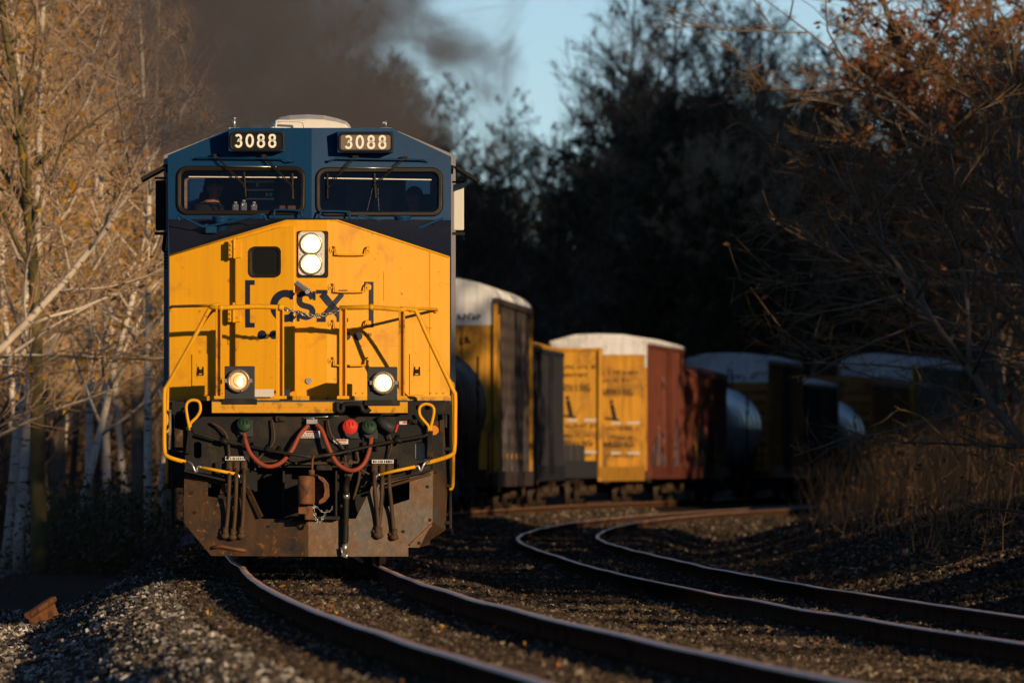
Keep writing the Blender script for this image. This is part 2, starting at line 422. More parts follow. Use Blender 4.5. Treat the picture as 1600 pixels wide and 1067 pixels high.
# ---- headlights in the nose
b = MB(); b.loft([PN(*p, -.012) for p in rrect(464, 513, 361, 434, 3)], [PN(*p, .01) for p in rrect(464, 513, 361, 434, 3)], 0, True)
hl = b.build('headlight', M['black'], loco)  # black sheet paints the shade of the lamp recess
b = MB(); b.loft([PN(*p, -.03) for p in rrect(466, 507, 362, 430, 7)], [PN(*p, .0) for p in rrect(466, 507, 362, 430, 7)], 0, True)
for x, y in ((470, 397), (503, 397), (470, 366), (503, 427)): b.cyl(PN(x, y, -.03), PN(x, y, -.04), .012, n=8)
b.build('headlight_plate', M['white'], hl, .004)
for cy in (381, 412):
    b = MB(); b.lathe(PN(486.5, cy, -.03), (0, -1, 0), [(0, .122), (.03, .122), (.03, .104), (.0, .1)], 28); b.build('lamp_ring', M['chrome'], hl)
    b = MB(); b.lathe(PN(486.5, cy, -.035), (0, -1, 0), [(0, .106), (.012, .10), (.026, .080)], 28); b.lathe(PN(486.5, cy, -.061), (0, -1, 0), [(0, .080), (.006, .05), (.009, .0)], 28, 1); b.build('lamp', [M['glow'], M['glow_core']], hl)

# ---- ladder grips on the right of the nose
for py in (392, 450, 507, 565):
    b = MB(); x0 = 515 if py < 400 else 513
    for x, s_ in ((x0 + 5, 1), (x0 + 62, -1)):
        b.loft([PN(*p, -.012) for p in rrect(x - 5, x + 5, py - 6, py + 3, 3)], [PN(*p, .0) for p in rrect(x - 5, x + 5, py - 6, py + 3, 3)], 0, True)
        b.cyl(PN(x, py - 1, -.012), PN(x, py - 1, -.03), .014, n=8)
    b.tube(smooth_path([PN(x0 + 5, py - 6, -.012), PN(x0 + 9, py - 5, -.055), PN(x0 + 11, py + 3, -.06), PN(x0 + 14, py + 6, -.06), PN(x0 + 54, py + 6, -.06), PN(x0 + 57, py + 3, -.06), PN(x0 + 59, py - 5, -.055), PN(x0 + 62, py - 6, -.012)], 4), .010, 8)
    b.build('grab_iron', M['yellow'], loco)
# ---- hatches low on the nose, latches and two small bolts
for x0, x1, lx in ((300, 330, 314), (640, 662, 652)):
    b = MB(); b.loft([PN(*p, -.014) for p in ((x0, 553), (x1, 553), (x1, 617), (x0, 617))], [PN(*p, .01) for p in ((x0, 553), (x1, 553), (x1, 617), (x0, 617))], 0, True)
    h = b.build('nose_hatch', M['yellow'], loco, .004)
    b = MB(); b.loft([PN(*p, -.02) for p in ((lx - 6, 568), (lx + 6, 568), (lx + 6, 590), (lx - 6, 590))], [PN(*p, -.01) for p in ((lx - 6, 568), (lx + 6, 568), (lx + 6, 590), (lx - 6, 590))], 0, True)
    b.tube([PN(lx - 3.5, 573, -.03), PN(lx - 4, 586, -.04), PN(lx + 4, 586, -.04), PN(lx + 3.5, 573, -.03)], .006, 6, 1)
    b.box(*(sorted((PN(lx - 2, 0).x, PN(lx + 2, 0).x))), PN(lx, 580).y - .04, PN(lx, 580).y - .01, PN(lx, 583).z, PN(lx, 577).z, 1)
    b.build('hatch_latch', [M['yellow'], M['gasket']], h)
for x, y in ((482.5, 595),):
    b = MB(); b.cyl(PN(x, y, -.02), PN(x, y, 0), .034, n=16); b.build('nose_plug', M['chrome'], loco)

# ---- cab shell
b = MB()
WL, WR = rrect(281, 472, 265, 331, 13), rrect(498, 687, 267, 333, 13)
outL = [(487, 342), (263, 344), (262, 243), (352, 205), (362, 200), (487, 200)]
outR = [(487, 342), (487, 200), (614, 200), (622, 206), (705, 245), (705, 345)]
flat(b, outL, [WL], PCc); flat(b, outR, [WR], PCc)
rim = [PCc(*p) for p in outL[1:]] + [PCc(*p) for p in outR[2:]]
bk = [Vector((v.x, 4.3, v.z)) for v in rim]
for i in range(len(rim) - 1): b.add([rim[i], rim[i + 1], bk[i + 1], bk[i]], [(0, 1, 2, 3)])
cab = b.build('cab', M['blue'], loco)
b = MB(); flat(b, [(256, 640), (256, 243), (352, 205), (622, 205), (712, 243), (712, 640)], [rrect(288, 323, 279, 327, 4), rrect(634, 672, 281, 328, 4), rrect(520, 545, 288, 322, 4)], lambda x, y: P(x, y, 4.0))
b.build('cab_rear_wall', M['cabin'], cab)
b = MB()   # ceiling lining, console, cupboards seen through the windscreen
b.box(-1.5, 1.5, 1.75, 3.9, 4.40, 4.43)
q = P(487, 340, 2.4); b.box(-1.5, 1.5, 1.35, 3.9, q.z - .5, q.z - .45)
for x0, x1, y0, y1, d in ((386, 427, 284, 326, 3.3), (540, 560, 285, 330, 3.6), (585, 612, 290, 330, 3.2)):
    p0, p1 = P(x0, y1, d), P(x1, y0, d); b.box(p0.x, p1.x, d, d + .5, p0.z, p1.z)
b.build('cab_interior', M['cabin'], cab)
b = MB()
for y in (284, 297, 311): b.bar(P(384, y, 3.25), P(428, y, 3.25), .02, .02)
for x, y in ((417, 304), (423, 304), (402, 289)): p = P(x, y, 3.28); b.box(p.x - .015, p.x + .015, p.y - .02, p.y, p.z - .02, p.z + .02)
b.build('equipment_rack', M['chrome'], cab)
b = MB(); p0, p1 = P(283, 330, 1.6), P(472, 326.5, 1.6)
b.box(p0.x, p1.x, 1.36, 2.0, p0.z - .03, p0.z); b.build('cab_desk', M['desk'], cab, .01); b = MB(); p0, p1 = P(500, 332, 1.6), P(686, 328, 1.6); b.box(p0.x, p1.x, 1.36, 2.0, p0.z - .03, p0.z); b.build('cab_desk', M['desk'], cab, .01); b = MB()
p0, p1 = P(422, 329, 2.1), P(462, 322, 2.1); b.box(p0.x, p1.x, 1.8, 2.3, p0.z, p1.z); b.build('desk_box', M['desk'], cab, .01); b = MB(); p0, p1 = P(436, 325, 2.9), P(462, 292, 2.9); b.box(p0.x, p1.x, 2.8, 3.2, p0.z, p1.z)
b.build('cab_cupboard', M['desk'], cab, .01)
for x, y in ((345, 322), (650, 326)):
    b = MB(); p = P(x, y, 3.1); b.box(p.x - .24, p.x + .24, 2.95, 3.1, p.z - .65, p.z + .16); b.box(p.x - .25, p.x + .25, 2.45, 3.0, p.z - .72, p.z - .6); b.cyl((p.x, 2.7, p.z - 1.1), (p.x, 2.7, p.z - .7), .06)
    b.build('cab_seat', M['seat'], cab, .05, 3)
b = MB()
b.ell(P(520, 304, 3.0), (.075, .05, .09)); b.bar(P(527, 304, 3.0), P(540, 304, 3.2), .03, .03); b.build('cab_fan', M['rubber'], cab)
for x0, x1 in ((574, 580), (592, 590)):
    b = MB()
    for k in range(22):
        t = k / 21; b.ell(P(x0 + (x1 - x0) * (1 - t) * 1.0 + (0 if x0 > 580 else -4 * t + 4), 287 + 41 * t, 2.0), (.006, .006, .006), 0, 6, 4)
    b.build('blind_chain', M['chrome'], cab)

def windscreen(loop, frame, name='windscreen'):
    b = MB(); flat(b, loop, [], lambda x, y: PCc(x, y, .015))
    g = b.build(name, M['glass'], loco)
    b = MB(); b.tube([PCc(x, y, -.005) for x, y in frame], .026, 8, closed=True); b.tube([PCc(x, y, -.012) for x, y in loop], .016, 8, closed=True)
    b.build('gasket', M['gasket'], g); return g
gl = windscreen(WL, rrect(279, 474, 263, 333, 14)); gr = windscreen(WR, rrect(496, 689, 265, 335, 14))
# heater strips on the glass, wipers with double arms, wiper pivots and the long sprung rod above
for g, bar, blades, pivots, rod, spring in (
  (gl, ((295, 276.5), (464, 277.5)), (((381, 269), (384, 308)), ((457, 271), (458, 311))), (((337, 244), (382, 290)), ((412, 244), (457, 292))), ((304, 249), (308, 247), (445, 248), (452, 252), (459, 253)), ((355, 260), (432, 261))),
  (gr, ((507, 278.5), (674, 281)), (((512, 271), (512, 311)), ((585, 271), (587, 309))), (((555, 245.5), (513, 291)), ((632, 247.5), (586, 289))), ((508, 253), (516, 252), (524, 248), (662, 250), (667, 254)), ((541, 262), (615, 263)))):
    b = MB(); b.bar(PCc(*bar[0], -.004), PCc(*bar[1], -.004), .012, .012); b.build('glass_strip', M['white'], g)
    for (p0, p1), (b0, b1) in zip(pivots, blades):
        b = MB(); off = (b0[0] + b1[0]) / 2 - p1[0]
        for sft in (-1.6, 1.6): b.tube([PCc(p0[0] + sft, p0[1], -.07), PCc((p0[0] + p1[0]) / 2 + sft, (p0[1] + p1[1]) / 2, -.085), PCc(p1[0] + sft * .6, p1[1], -.06)], .0055, 6)
        b.bar(PCc(*b0, -.035), PCc(*b1, -.035), .018, .02); b.cyl(PCc(*p0, 0), PCc(*p0, -.09), .024, n=10); b.bar(PCc(p0[0] - 5, p0[1] - 1, -.06), PCc(p0[0] + 5, p0[1] - 1, -.06), .03, .03)
        b.cyl(PCc(*p1, -.02), PCc(*p1, -.075), .016, n=8)
        b.build('wiper', M['rubber'], g)
    b = MB(); b.tube([PCc(*p, -.0 if i in (0, len(rod) - 1) else -.08) for i, p in enumerate(rod)], .010, 6); b.build('wiper_rail', M['blue'], g)
    b = MB(); b.tube([PCc(*spring[0], -.06), PCc(*spring[1], -.06)], .008, 6); b.build('wiper_link', M['chrome'], g)
# ---- number boards
for x0, x1, y0, y1, mt, tx in ((357, 445, 205, 237, 'board_dark', 365), (527, 615, 206, 239, 'board_sun_tint', 537)):
    b = MB(); d = 1.0
    b.loft([P(x0, y1, d), P(x1, y1, d), P(x1, y0, d), P(x0, y0, d)], [P(x0, y1, 1.9), P(x1, y1, 1.9), P(x1, y0 - 1, 1.9), P(x0, y0 - 1, 1.9)], 0, True)
    nb = b.build('number_board', M['blue'], loco, .008)
    b = MB(); fr_ = rrect(x0 + 3.5, x1 - 2.5, y0 + 3, y1 - 3, 6); b.tube([P(x, y, d - .006) for x, y in fr_], .014, 6, closed=True); b.build('board_frame', M['gasket'], nb)
    b = MB(); flat(b, rrect(x0 + 4, x1 - 3, y0 + 3.5, y1 - 3.5, 6), [], lambda x, y: P(x, y, d - .004)); b.build('board_panel', M[mt], nb)
    b = MB(); write(b, '3088', tx + 1.5, y1 - 7.5, 12.2, 19, 17.6, 3.5, lambda x, y: P(x, y, d - .009)); b.build('board_digits', M['digit'], nb)
# ---- roof gear
b = MB(); ac = [(419, 206), (420, 199), (426, 190), (436, 184), (452, 180.5), (480, 179), (506, 180.5), (526, 185), (541, 190), (548, 197), (549, 206)]
b.loft([P(487 + (x - 487) * .96, 204 + (y - 204) * .72, 2.0) for x, y in ac], [P(x, y, 2.35) for x, y in ac], 0, True); b.loft([P(x, y, 2.35) for x, y in ac], [P(x, y, 3.7) for x, y in ac], 0, False, True)
a = b.build('roof_cooler', M['white'], loco, .07, 4)
b = MB(); p0, p1 = P(410, 204, 1.7), P(561, 201, 1.7); b.box(p0.x, p1.x, 1.6, 3.8, p0.z, p1.z); b.build('cooler_base', M['white'], a, .006)
b = MB(); b.tube(smooth_path([P(430, 203, 1.8), P(432, 192, 1.8), P(435, 189, 1.8), P(470, 190, 1.8), P(474, 192, 1.8), P(476, 203, 1.8)], 4), .013, 8); b.build('cooler_handle', M['white'], a)
for x, kind in ((366, 0), (603, 1)):
    b = MB(); p0, p1 = P(x - 8, 204, 1.8), P(x + 9, 200, 1.8); b.box(p0.x, p1.x, 1.7, 1.9, p0.z, p1.z)
    b.cyl(P(x, 200, 1.8), P(x, 185 if kind == 0 else 188, 1.8), .02 if kind == 0 else .008, n=10)
    if kind == 0: b.cyl(P(x, 186, 1.8), P(x, 184, 1.8), .027, n=10)
    else: b.bar(P(598, 192, 1.8), P(604, 192, 1.8), .01, .02)
    b.build('roof_aerial', M['chrome'], loco)
# ---- mirrors and sun visors at the cab sides
for s_, x0, x1, mt in ((-1, 243, 259, 'black'), (1, 708, 725, 'white')):  # left black, right white: shade and sun are put into the colour
    b = MB(); p0, p1 = P(x0, 360, 1.9), P(x1, 288 if s_ > 0 else 282, 1.9); b.box(p0.x, p1.x, 1.9, 2.0, p0.z, p1.z)
    mi = b.build('wind_deflector', M[mt], loco, .015)
    b = MB(); b.box(p0.x - .01, p1.x + .01, 1.88, 2.02, p0.z - .05, p0.z - .02); b.build('deflector_clamp', M['gasket'], mi); b = MB(); b.box(p0.x - .01, p1.x + .01, 1.88, 2.02, p1.z + .015, p1.z + .035); b.build('deflector_clamp', M['gasket'], mi)
    b = MB()
    if s_ < 0: b.bar(P(221, 282, 1.9), P(256, 263, 1.9), 1.1, .035, up=(0, 0, 1)); b.tube([P(253, 262, 1.7), P(260, 258, 1.7), P(262, 270, 1.7)], .02, 6)
    else: b.bar(P(713, 263, 1.9), P(748, 284, 1.9), 1.1, .03); b.tube([P(715, 264, 1.7), P(707, 260, 1.7), P(705, 272, 1.7)], .02, 6)
    b.build('sun_visor', M['rubber'], loco)
b = MB(); b.tube([P(258, 365, 1.9), P(255, 390, 1.9), P(259, 395, 1.9)], .02, 6)
for k in range(6): b.box(P(257, 0, 1.9).x, P(262, 0, 1.9).x, 1.8, 1.9, P(0, 395 + k * 5, 1.9).z, P(0, 392.5 + k * 5, 1.9).z)
b.build('mirror_bracket', M['rubber'], loco)
# ---- hand rails, filler caps and the folded rods on the dark slope under the windscreen
tp = lambda px, py: on(lambda x, z: .55 + .16 * abs(x), px, py)
for pts in ([(428, 340), (429, 330), (434, 328), (466, 329), (471, 332), (472, 340)], [(498, 341), (501, 332), (505, 330), (543, 331), (546, 334), (546, 342)]):
    b = MB(); b.tube(smooth_path([PCc(*p, -.10) for p in pts], 3), .012, 8); b.build('roof_grab_rail', M['blue'], loco)
for pts in ([(280, 345), (278, 339), (282, 338), (318, 355), (330, 353), (405, 336), (412, 337), (417, 345)], [(555, 345), (560, 340), (568, 338), (640, 357), (650, 358), (690, 342), (692, 346)]):
    b = MB(); b.tube(smooth_path([tp(*p) for p in pts], 3), .014, 8); m_ = pts[4]; p = tp(m_[0], m_[1] + 4); b.box(p.x - .06, p.x + .06, p.y - .03, p.y + .1, p.z - .05, p.z + .02)
    b.cyl(tp(m_[0] - 7, m_[1] + 2), tp(m_[0] - 7, m_[1] + 2) + Vector((0, .15, 0)), .035, n=10)
    b.build('folding_rod', M['blue'], loco)
for x in (345, 629):
    p = on(lambda x_, z: .75 + .16 * abs(x_), x, 350); b = MB(); b.lathe(p, (0, 0, 1), [(-.1, .07), (0, .07), (.0, .075), (.04, .082), (.05, .08), (.06, .095), (.085, .095), (.09, .05)], 20); b.build('sand_filler_cap', M['blue'], loco)

# ---- platform, hand rails, chain
b = MB(); z = P(487, 625, -1.1).z
b.box(P(330, 0, -1.1).x, P(637, 0, -1.1).x, -1.1, .3, z - .05, z); b.box(-1.57, 1.53, -.35, .3, z - .05, z - .004)
plat = b.build('front_platform', M['dgrey'], loco, .006)
b = MB()
for x0, x1 in ((331, 524), (575, 637)):
    p0, p1 = P(x0, 645, -1.13), P(x1, 628, -1.13); b.box(p0.x, p1.x, -1.13, -1.08, p0.z, p1.z)
for x in range(345, 515, 12): p = P(x, 636, -1.131); b.box(p.x, p.x + .05, -1.136, -1.13, p.z - .004, p.z)
b.build('platform_edge', M['yellow_worn'], plat, .006)
b = MB(); b.tube(smooth_path([P(527, 628, -1.16), P(527, 640, -1.16), P(532, 643, -1.16), P(536, 640, -1.16), P(538, 632, -1.16), P(562, 632, -1.16), P(566, 640, -1.16), P(572, 643, -1.16), P(578, 638, -1.16)], 3), .028, 8)
b.build('platform_notch', M['black'], plat)
RD = -1.02
def post(px0, px1, pt, pb, mt, w=.05):
    b = MB(); c0, c1 = P((px0 + px1) / 2, pt, RD), P((px0 + px1) / 2, pb, RD); wd = (px1 - px0) * kd(RD)
    b.box(c0.x - wd / 2, c0.x - wd / 2 + .02, RD - .03, RD + .05, c1.z, c0.z); b.box(c0.x - wd / 2 + .02, c0.x + wd / 2 - .02, RD + .02, RD + .05, c1.z, c0.z); b.box(c0.x + wd / 2 - .02, c0.x + wd / 2, RD - .03, RD + .05, c1.z, c0.z)
    b.box(c0.x - wd * .8, c0.x + wd * .8, RD - .05, RD + .07, c1.z - .01, c1.z + .025)
    return b.build('rail_post', M[mt], loco, .004)
post(337, 347, 478, 622, 'yellow_worn'); post(431, 444, 481, 622, 'yellow'); post(530, 542, 480, 622, 'yellow'); post(623, 633, 481, 622, 'yellow_worn')
for pts in ([(328, 480), (345, 481), (400, 479), (438, 480), (444, 480)], [(530, 481), (580, 480), (628, 484), (634, 482)]):
    b = MB(); b.tube([P(*p, RD - .01) for p in pts], .026, 10)
    for p in pts[1:-1:2]: b.cyl(P(p[0] - 3, p[1], RD - .01), P(p[0] + 3, p[1], RD - .01), .034, n=10)
    b.build('hand_rail', M['yellow'], loco)
def corner_rail(pts, yl, parts):
    b = MB(); b.tube(smooth_path([P(x, y, d) for x, y, d in pts], 4), .024, 10); b.build('corner_hand_rail', M['yellow'], loco)
corner_rail([(345, 477, RD), (333, 478, RD), (325, 487, RD), (302, 530, RD), (264, 598, RD + .05), (257, 612, RD + .05), (257, 650, RD + .05), (257, 700, RD + .05), (262, 713, RD), (290, 722, RD)], 0, 0)
corner_rail([(625, 482, RD), (645, 484, RD), (652, 490, RD), (670, 530, RD), (706, 606, RD + .05), (711, 618, RD + .05), (711, 660, RD + .05), (710, 700, RD + .05), (703, 712, RD), (664, 724, RD)], 0, 0)
b = MB(); b.tube(smooth_path([P(640, 485, RD + .1), P(655, 494, RD + .2), P(700, 590, RD + .4), P(708, 612, RD + .5), P(708, 740, RD + .5), P(706, 762, RD + .5), P(702, 763, RD + .5)], 4), .02, 8); b.build('corner_hand_rail', M['yellow'], loco)
b = MB(); b.tube(smooth_path([P(337, 484, RD + .1), P(320, 500, RD + .2), P(268, 590, RD + .4), P(262, 612, RD + .5), P(261, 755, RD + .5)], 4), .018, 8); b.build('corner_hand_rail', M['yellow'], loco)
for p0, p1 in (((268, 481), (343, 477)), ((634, 482), (682, 485))):   # short rails back to the nose
    b = MB(); side = 1 if p1[0] > 500 else -1; fx = p1 if side > 0 else p0
    b.tube([PN(*fx, 0), PN(fx[0], fx[1] - 2, -.1), P((p0[0] + p1[0]) / 2, (p0[1] + p1[1]) / 2 - 1, -.5), P(*(p0 if side > 0 else p1), RD)], .016, 8); b.cyl(PN(*fx, 0), PN(*fx, -.03), .03, n=10)
    b.build('nose_rail', M['yellow'], loco)
def link_chain(path, name, mt, ln=.055, r=.006, parent=loco):
    path = [Vector(p) for p in path]; b = MB(); q = path[0]; i = 0; acc = []
    for a, c_ in zip(path[:-1], path[1:]):
        n = max(1, int((c_ - a).length / (ln * .72)))
        acc += [(a + (c_ - a) * k / n, (c_ - a).normalized()) for k in range(n)]
    for j, (c_, t) in enumerate(acc):
        u = t.cross(Vector((0, 1, 0))).normalized() if j % 2 else Vector((0, 1, 0)).cross(t).cross(t).normalized()
        b.tube([c_ + t * (ln / 2) * math.cos(a_) + u * (ln * .3) * math.sin(a_) for a_ in [2 * math.pi * k / 8 for k in range(8)]], r, 5, closed=True)
    return b.build(name, mt, parent)
link_chain(smooth_path([P(444, 482, RD), P(465, 490, RD), P(490, 493, RD), P(515, 489, RD), P(530, 483, RD)], 5), 'safety_chain', M['rust'])
link_chain(smooth_path([P(448, 484, RD - .03), P(475, 491, RD - .03), P(500, 493, RD - .03), P(532, 485, RD - .03)], 5), 'safety_chain', M['chrome'])
# ---- ditch lights
for x0, x1, y0, y1, cx, cy, mt in ((351, 398, 572, 624, 373, 595, 'glow_dim'), (574, 621, 573, 626, 599, 598, 'glow')):
    b = MB(); p0, p1 = P(x0, y1, -1.05), P(x1, y0, -1.05); b.box(p0.x, p1.x, -1.05, -.72, p0.z, p1.z)
    dl = b.build('ditch_light', M['dgrey'], loco, .008)
    b = MB(); p0, p1 = P(x0 - 5, y1 + 8, -1.1), P(x1 + 4, y1 - 1, -1.1); b.box(p0.x, p1.x, -1.14, -.7, p0.z, p1.z); b.build('light_bracket', M['black'], dl, .008)
    b = MB(); b.lathe(P(cx, cy, -1.05), (0, -1, 0), [(0, .128), (.05, .128), (.065, .12), (.07, .098), (.05, .092), (.01, .092)], 30)
    for a_ in range(0, 360, 72): p = P(cx, cy, -1.12) + Vector((.11 * math.cos(R(a_)), 0, .11 * math.sin(R(a_)))); b.cyl(p + Vector((0, .03, 0)), p - Vector((0, .01, 0)), .012, n=8)
    b.box(*sorted((P(cx - 22, 0, 0).x, P(cx - 17, 0, 0).x)), -1.11, -1.06, P(0, cy + 3, -1).z, P(0, cy - 3, -1).z); b.box(*sorted((P(cx + 17, 0, 0).x, P(cx + 22, 0, 0).x)), -1.11, -1.06, P(0, cy + 3, -1).z, P(0, cy - 3, -1).z)
    b.build('lamp_ring', M['lens_ring'], dl)
    b = MB(); b.lathe(P(cx, cy, -1.085), (0, -1, 0), [(0, .096), (.012, .085), (.018, .066)], 24); b.lathe(P(cx, cy, -1.103), (0, -1, 0), [(0, .066), (.004, .04), (.006, 0)], 24, 1); b.build('lamp', [M[mt], M['glow_core' if mt == 'glow' else mt]], dl)
    if mt == 'glow_dim':
        b = MB(); p = P(cx + 2, cy + 3, -1.12); b.ell(p, (.034, .012, .04)); p = P(cx + 4, cy - 6, -1.118); b.ell(p, (.02, .008, .014)); b.build('filament', M['bulb'], dl)
# ---- pilot: end sheet, plow, coupler
b = MB()
sh = [(289, 668), (318, 650), (655, 648), (678, 664), (692, 676), (692, 736), (581, 758), (560, 770), (560, 730), (402, 730), (402, 770), (383, 758), (289, 736)]
def PE(px, py, d=-.95): return P(px, py, d)
flat(b, sh, [rrect(303, 315, 690, 716, 5), rrect(649, 664, 690, 720, 6)], lambda x, y: P(x, y, -.95))
flat(b, sh, [rrect(303, 315, 690, 716, 5), rrect(649, 664, 690, 720, 6)], lambda x, y: P(x, y, -.91))
es = b.build('end_sheet', M['black'], loco)
b = MB(); p0, p1 = P(286, 812, -.6), P(674, 640, -.6); b.box(p0.x, p1.x, -.62, -.5, p0.z, p1.z); b.build('pilot_shade_backing', M['rubber'], loco)  # added dark sheet; paints the shade seen through the openings
b = MB(); p0, p1 = P(647, 722, -.8), P(667, 688, -.8); b.box(p0.x, p1.x, -.85, -.8, p0.z, p1.z); b.build('slot_bright_plate', M['lens_ring'], es)  # added pale plate; paints the brightness seen through the slot
pf = lambda x, z: -1.32 + abs(x + .035) * .20 - (.42 - z) * .12
PP = lambda px, py, off=0.: on(pf, px, py, off)
pl = [(288, 737), (381, 757), (409, 810), (482, 812), (482, 869), (330, 868), (287, 816)]
pr = [(482, 812), (556, 810), (582, 757), (640, 744), (640, 784), (597, 794), (597, 800), (660, 780), (660, 741), (677, 733), (676, 815), (655, 855), (638, 855), (638, 869), (482, 869)]
pr = [(482, 812), (556, 810), (582, 757), (677, 733), (676, 815), (655, 855), (638, 855), (638, 869), (482, 869)]
hole_l, hole_r = [(325, 749), (374, 758), (374, 783), (325, 775)], [(600, 757), (640, 746), (640, 780), (600, 793)]
b = MB(); flat(b, pl, [hole_l], PP, 0); flat(b, pr, [hole_r], PP, 1)
for loop in (pl, pr): b.loft([PP(*p) for p in loop], [PP(*p, .03) for p in loop], 0)
wing = [(676, 660), (694, 655), (699, 770), (696, 828), (684, 829), (676, 815)]
b.add([P(676, 660, -.95), P(676, 815, -1.0)] + [P(*p, -.5) for p in (wing[3], wing[2], wing[1])], [(0, 1, 2, 3, 4)], 1)
b.add([PP(676, 815), PP(655, 855), P(672, 850, -.7), P(672, 838, -.6), P(684, 829, -.5), P(696, 828, -.5)], [(0, 1, 2, 3, 4, 5)], 0)
plow = b.build('snow_plow', [M['plow'], M['plow_grey']], loco)
b = MB(); b.tube([PP(331, 856, -.01), PP(345, 853, -.02), PP(365, 857, -.015), PP(385, 860, -.01)], .02, 6); b.build('plow_edge', M['rust'], plow); b = MB(); b.bar(PP(640, 851, -.01), PP(674, 820, -.01), .03, .02); b.build('plow_edge', M['rust'], plow)
for x, y in ((305, 800), (300, 770), (655, 848), (672, 812), (668, 760), (420, 822), (350, 815), (630, 830)): b = MB(); b.cyl(PP(x, y, .0), PP(x, y, -.012), .018, n=8); b.build('plow_bolt', M['rubber'], plow)
for q0, q1 in (((288, 735), (383, 757)), ((581, 757), (678, 733))): b = MB(); b.bar(P(*q0, -1.05), P(*q1, -1.05), .3, .02); b.build('pilot_step', M['black'], loco)
b = MB()   # side step wells
for s_ in (-1, 1):
    for k, zz in enumerate((.45, .85, 1.25)): b.box(*sorted((s_ * 1.2, s_ * 1.52)), -.55, .1, zz, zz + .04)
    b.box(*sorted((s_ * 1.16, s_ * 1.2)), -.55, .1, .4, 1.75); b.box(*sorted((s_ * 1.5, s_ * 1.53)), .1, .14, .4, 1.75)
b.box(-1.52, 1.5, -.5, -.3, P(0, 648, -.4).z, P(0, 627, -.4).z)
b.build('step_well', M['black'], loco, .006)
cp = MB(); q = P(489, 770, -1.6)
cp.box(q.x - .12, q.x + .12, -1.35, -.4, q.z - .12, q.z + .12)
cpl = cp.build('coupler', M['rust'], loco, .03)
b = MB(); b.cyl(P(478, 788, -1.72), P(478, 743, -1.72), .088, n=20); b.box(P(466, 0, -1.7).x, P(492, 0, -1.7).x, -1.68, -1.4, P(0, 788, -1.7).z, P(0, 744, -1.7).z)
b.build('knuckle', M['rust'], cpl, .02)
b = MB(); b.loft([P(*p, -1.6) for p in ((496, 742), (506, 746), (514, 756), (515, 775), (508, 784), (498, 788), (498, 782), (505, 776), (507, 766), (505, 754), (498, 748))], [P(*p, -1.35) for p in ((496, 742), (506, 746), (514, 756), (515, 775), (508, 784), (498, 788), (498, 782), (505, 776), (507, 766), (505, 754), (498, 748))], 0, True, True)
b.build('coupler_guard', M['rust'], cpl, .008)
b = MB(); b.box(P(466, 0, -1.6).x, P(478, 0, -1.6).x, -1.66, -1.45, P(0, 803, -1.6).z, P(0, 782, -1.6).z); b.box(P(476, 0, -1.6).x, P(492, 0, -1.6).x, -1.62, -1.4, P(0, 812, -1.6).z, P(0, 790, -1.6).z); b.build('coupler_lock', M['rust'], cpl, .01)
b = MB(); b.tube(smooth_path([P(488, 742, -1.6), P(488, 725, -1.55), P(489, 716, -1.5), P(491, 712, -1.45)], 4), .012, 6); b.cyl(P(487, 742, -1.6), P(487, 734, -1.6), .035, n=10); b.build('lift_link', M['rust'], cpl)
b = MB(); p0, p1 = P(452, 812, -1.3), P(531, 806, -1.3); b.box(p0.x, p1.x, -1.4, -.6, p0.z, p1.z)
for x in (441, 523): p0, p1 = P(x, 812, -1.0), P(x + 4, 735, -1.0); b.box(p0.x, p1.x, -1.25, -.6, p0.z, p1.z)
p0, p1 = P(494, 735, -1.0), P(519, 726, -1.0); b.box(p0.x, p1.x, -1.05, -.95, p0.z, p1.z)
b.build('draft_pocket', M['black'], loco, .01)
link_chain(smooth_path([P(490, 788, -1.62), P(493, 808, -1.62), P(499, 816, -1.62), P(506, 806, -1.62), P(512, 796, -1.5)], 4), 'coupler_chain', M['chrome'], .04, .004, cpl)
link_chain(smooth_path([P(493, 790, -1.6), P(505, 800, -1.6), P(517, 797, -1.5), P(519, 790, -1.4)], 4), 'coupler_chain', M['chrome'], .03, .003, cpl)
# ---- hoses
HD = -1.06
b = MB(); b.tube(smooth_path([P(382, 672, -1.0), P(384, 690, HD), P(394, 712, HD - .04), (P(415, 728, HD - .06)), P(437, 724, HD - .06), P(455, 705, HD - .04), P(468, 680, HD), P(482, 664, -1.02)], 5), .024, 10); b.build('jumper_hose', M['hose'], loco)
b = MB(); b.tube(smooth_path([P(494, 663, -1.02), P(503, 672, HD), P(514, 700, HD - .04), P(528, 725, HD - .06), P(550, 735, HD - .08), P(568, 725, HD - .06), P(578, 700, HD), P(580, 680, -1.0)], 5), .024, 10); b.build('jumper_hose', M['hose'], loco)
b = MB(); p0, p1 = P(479, 662, -1.0), P(496, 655, -1.0); b.box(p0.x, p1.x, -1.04, -.95, p0.z, p1.z); b.tube([P(478, 651, -1.0), P(478, 653, -1.02), P(490, 653, -1.02), P(490, 662, -1.02)], .008, 6); b.tube([P(487, 652, -1.02), P(530, 650, -.98)], .008, 6); b.build('hose_hanger', M['chrome'], loco)
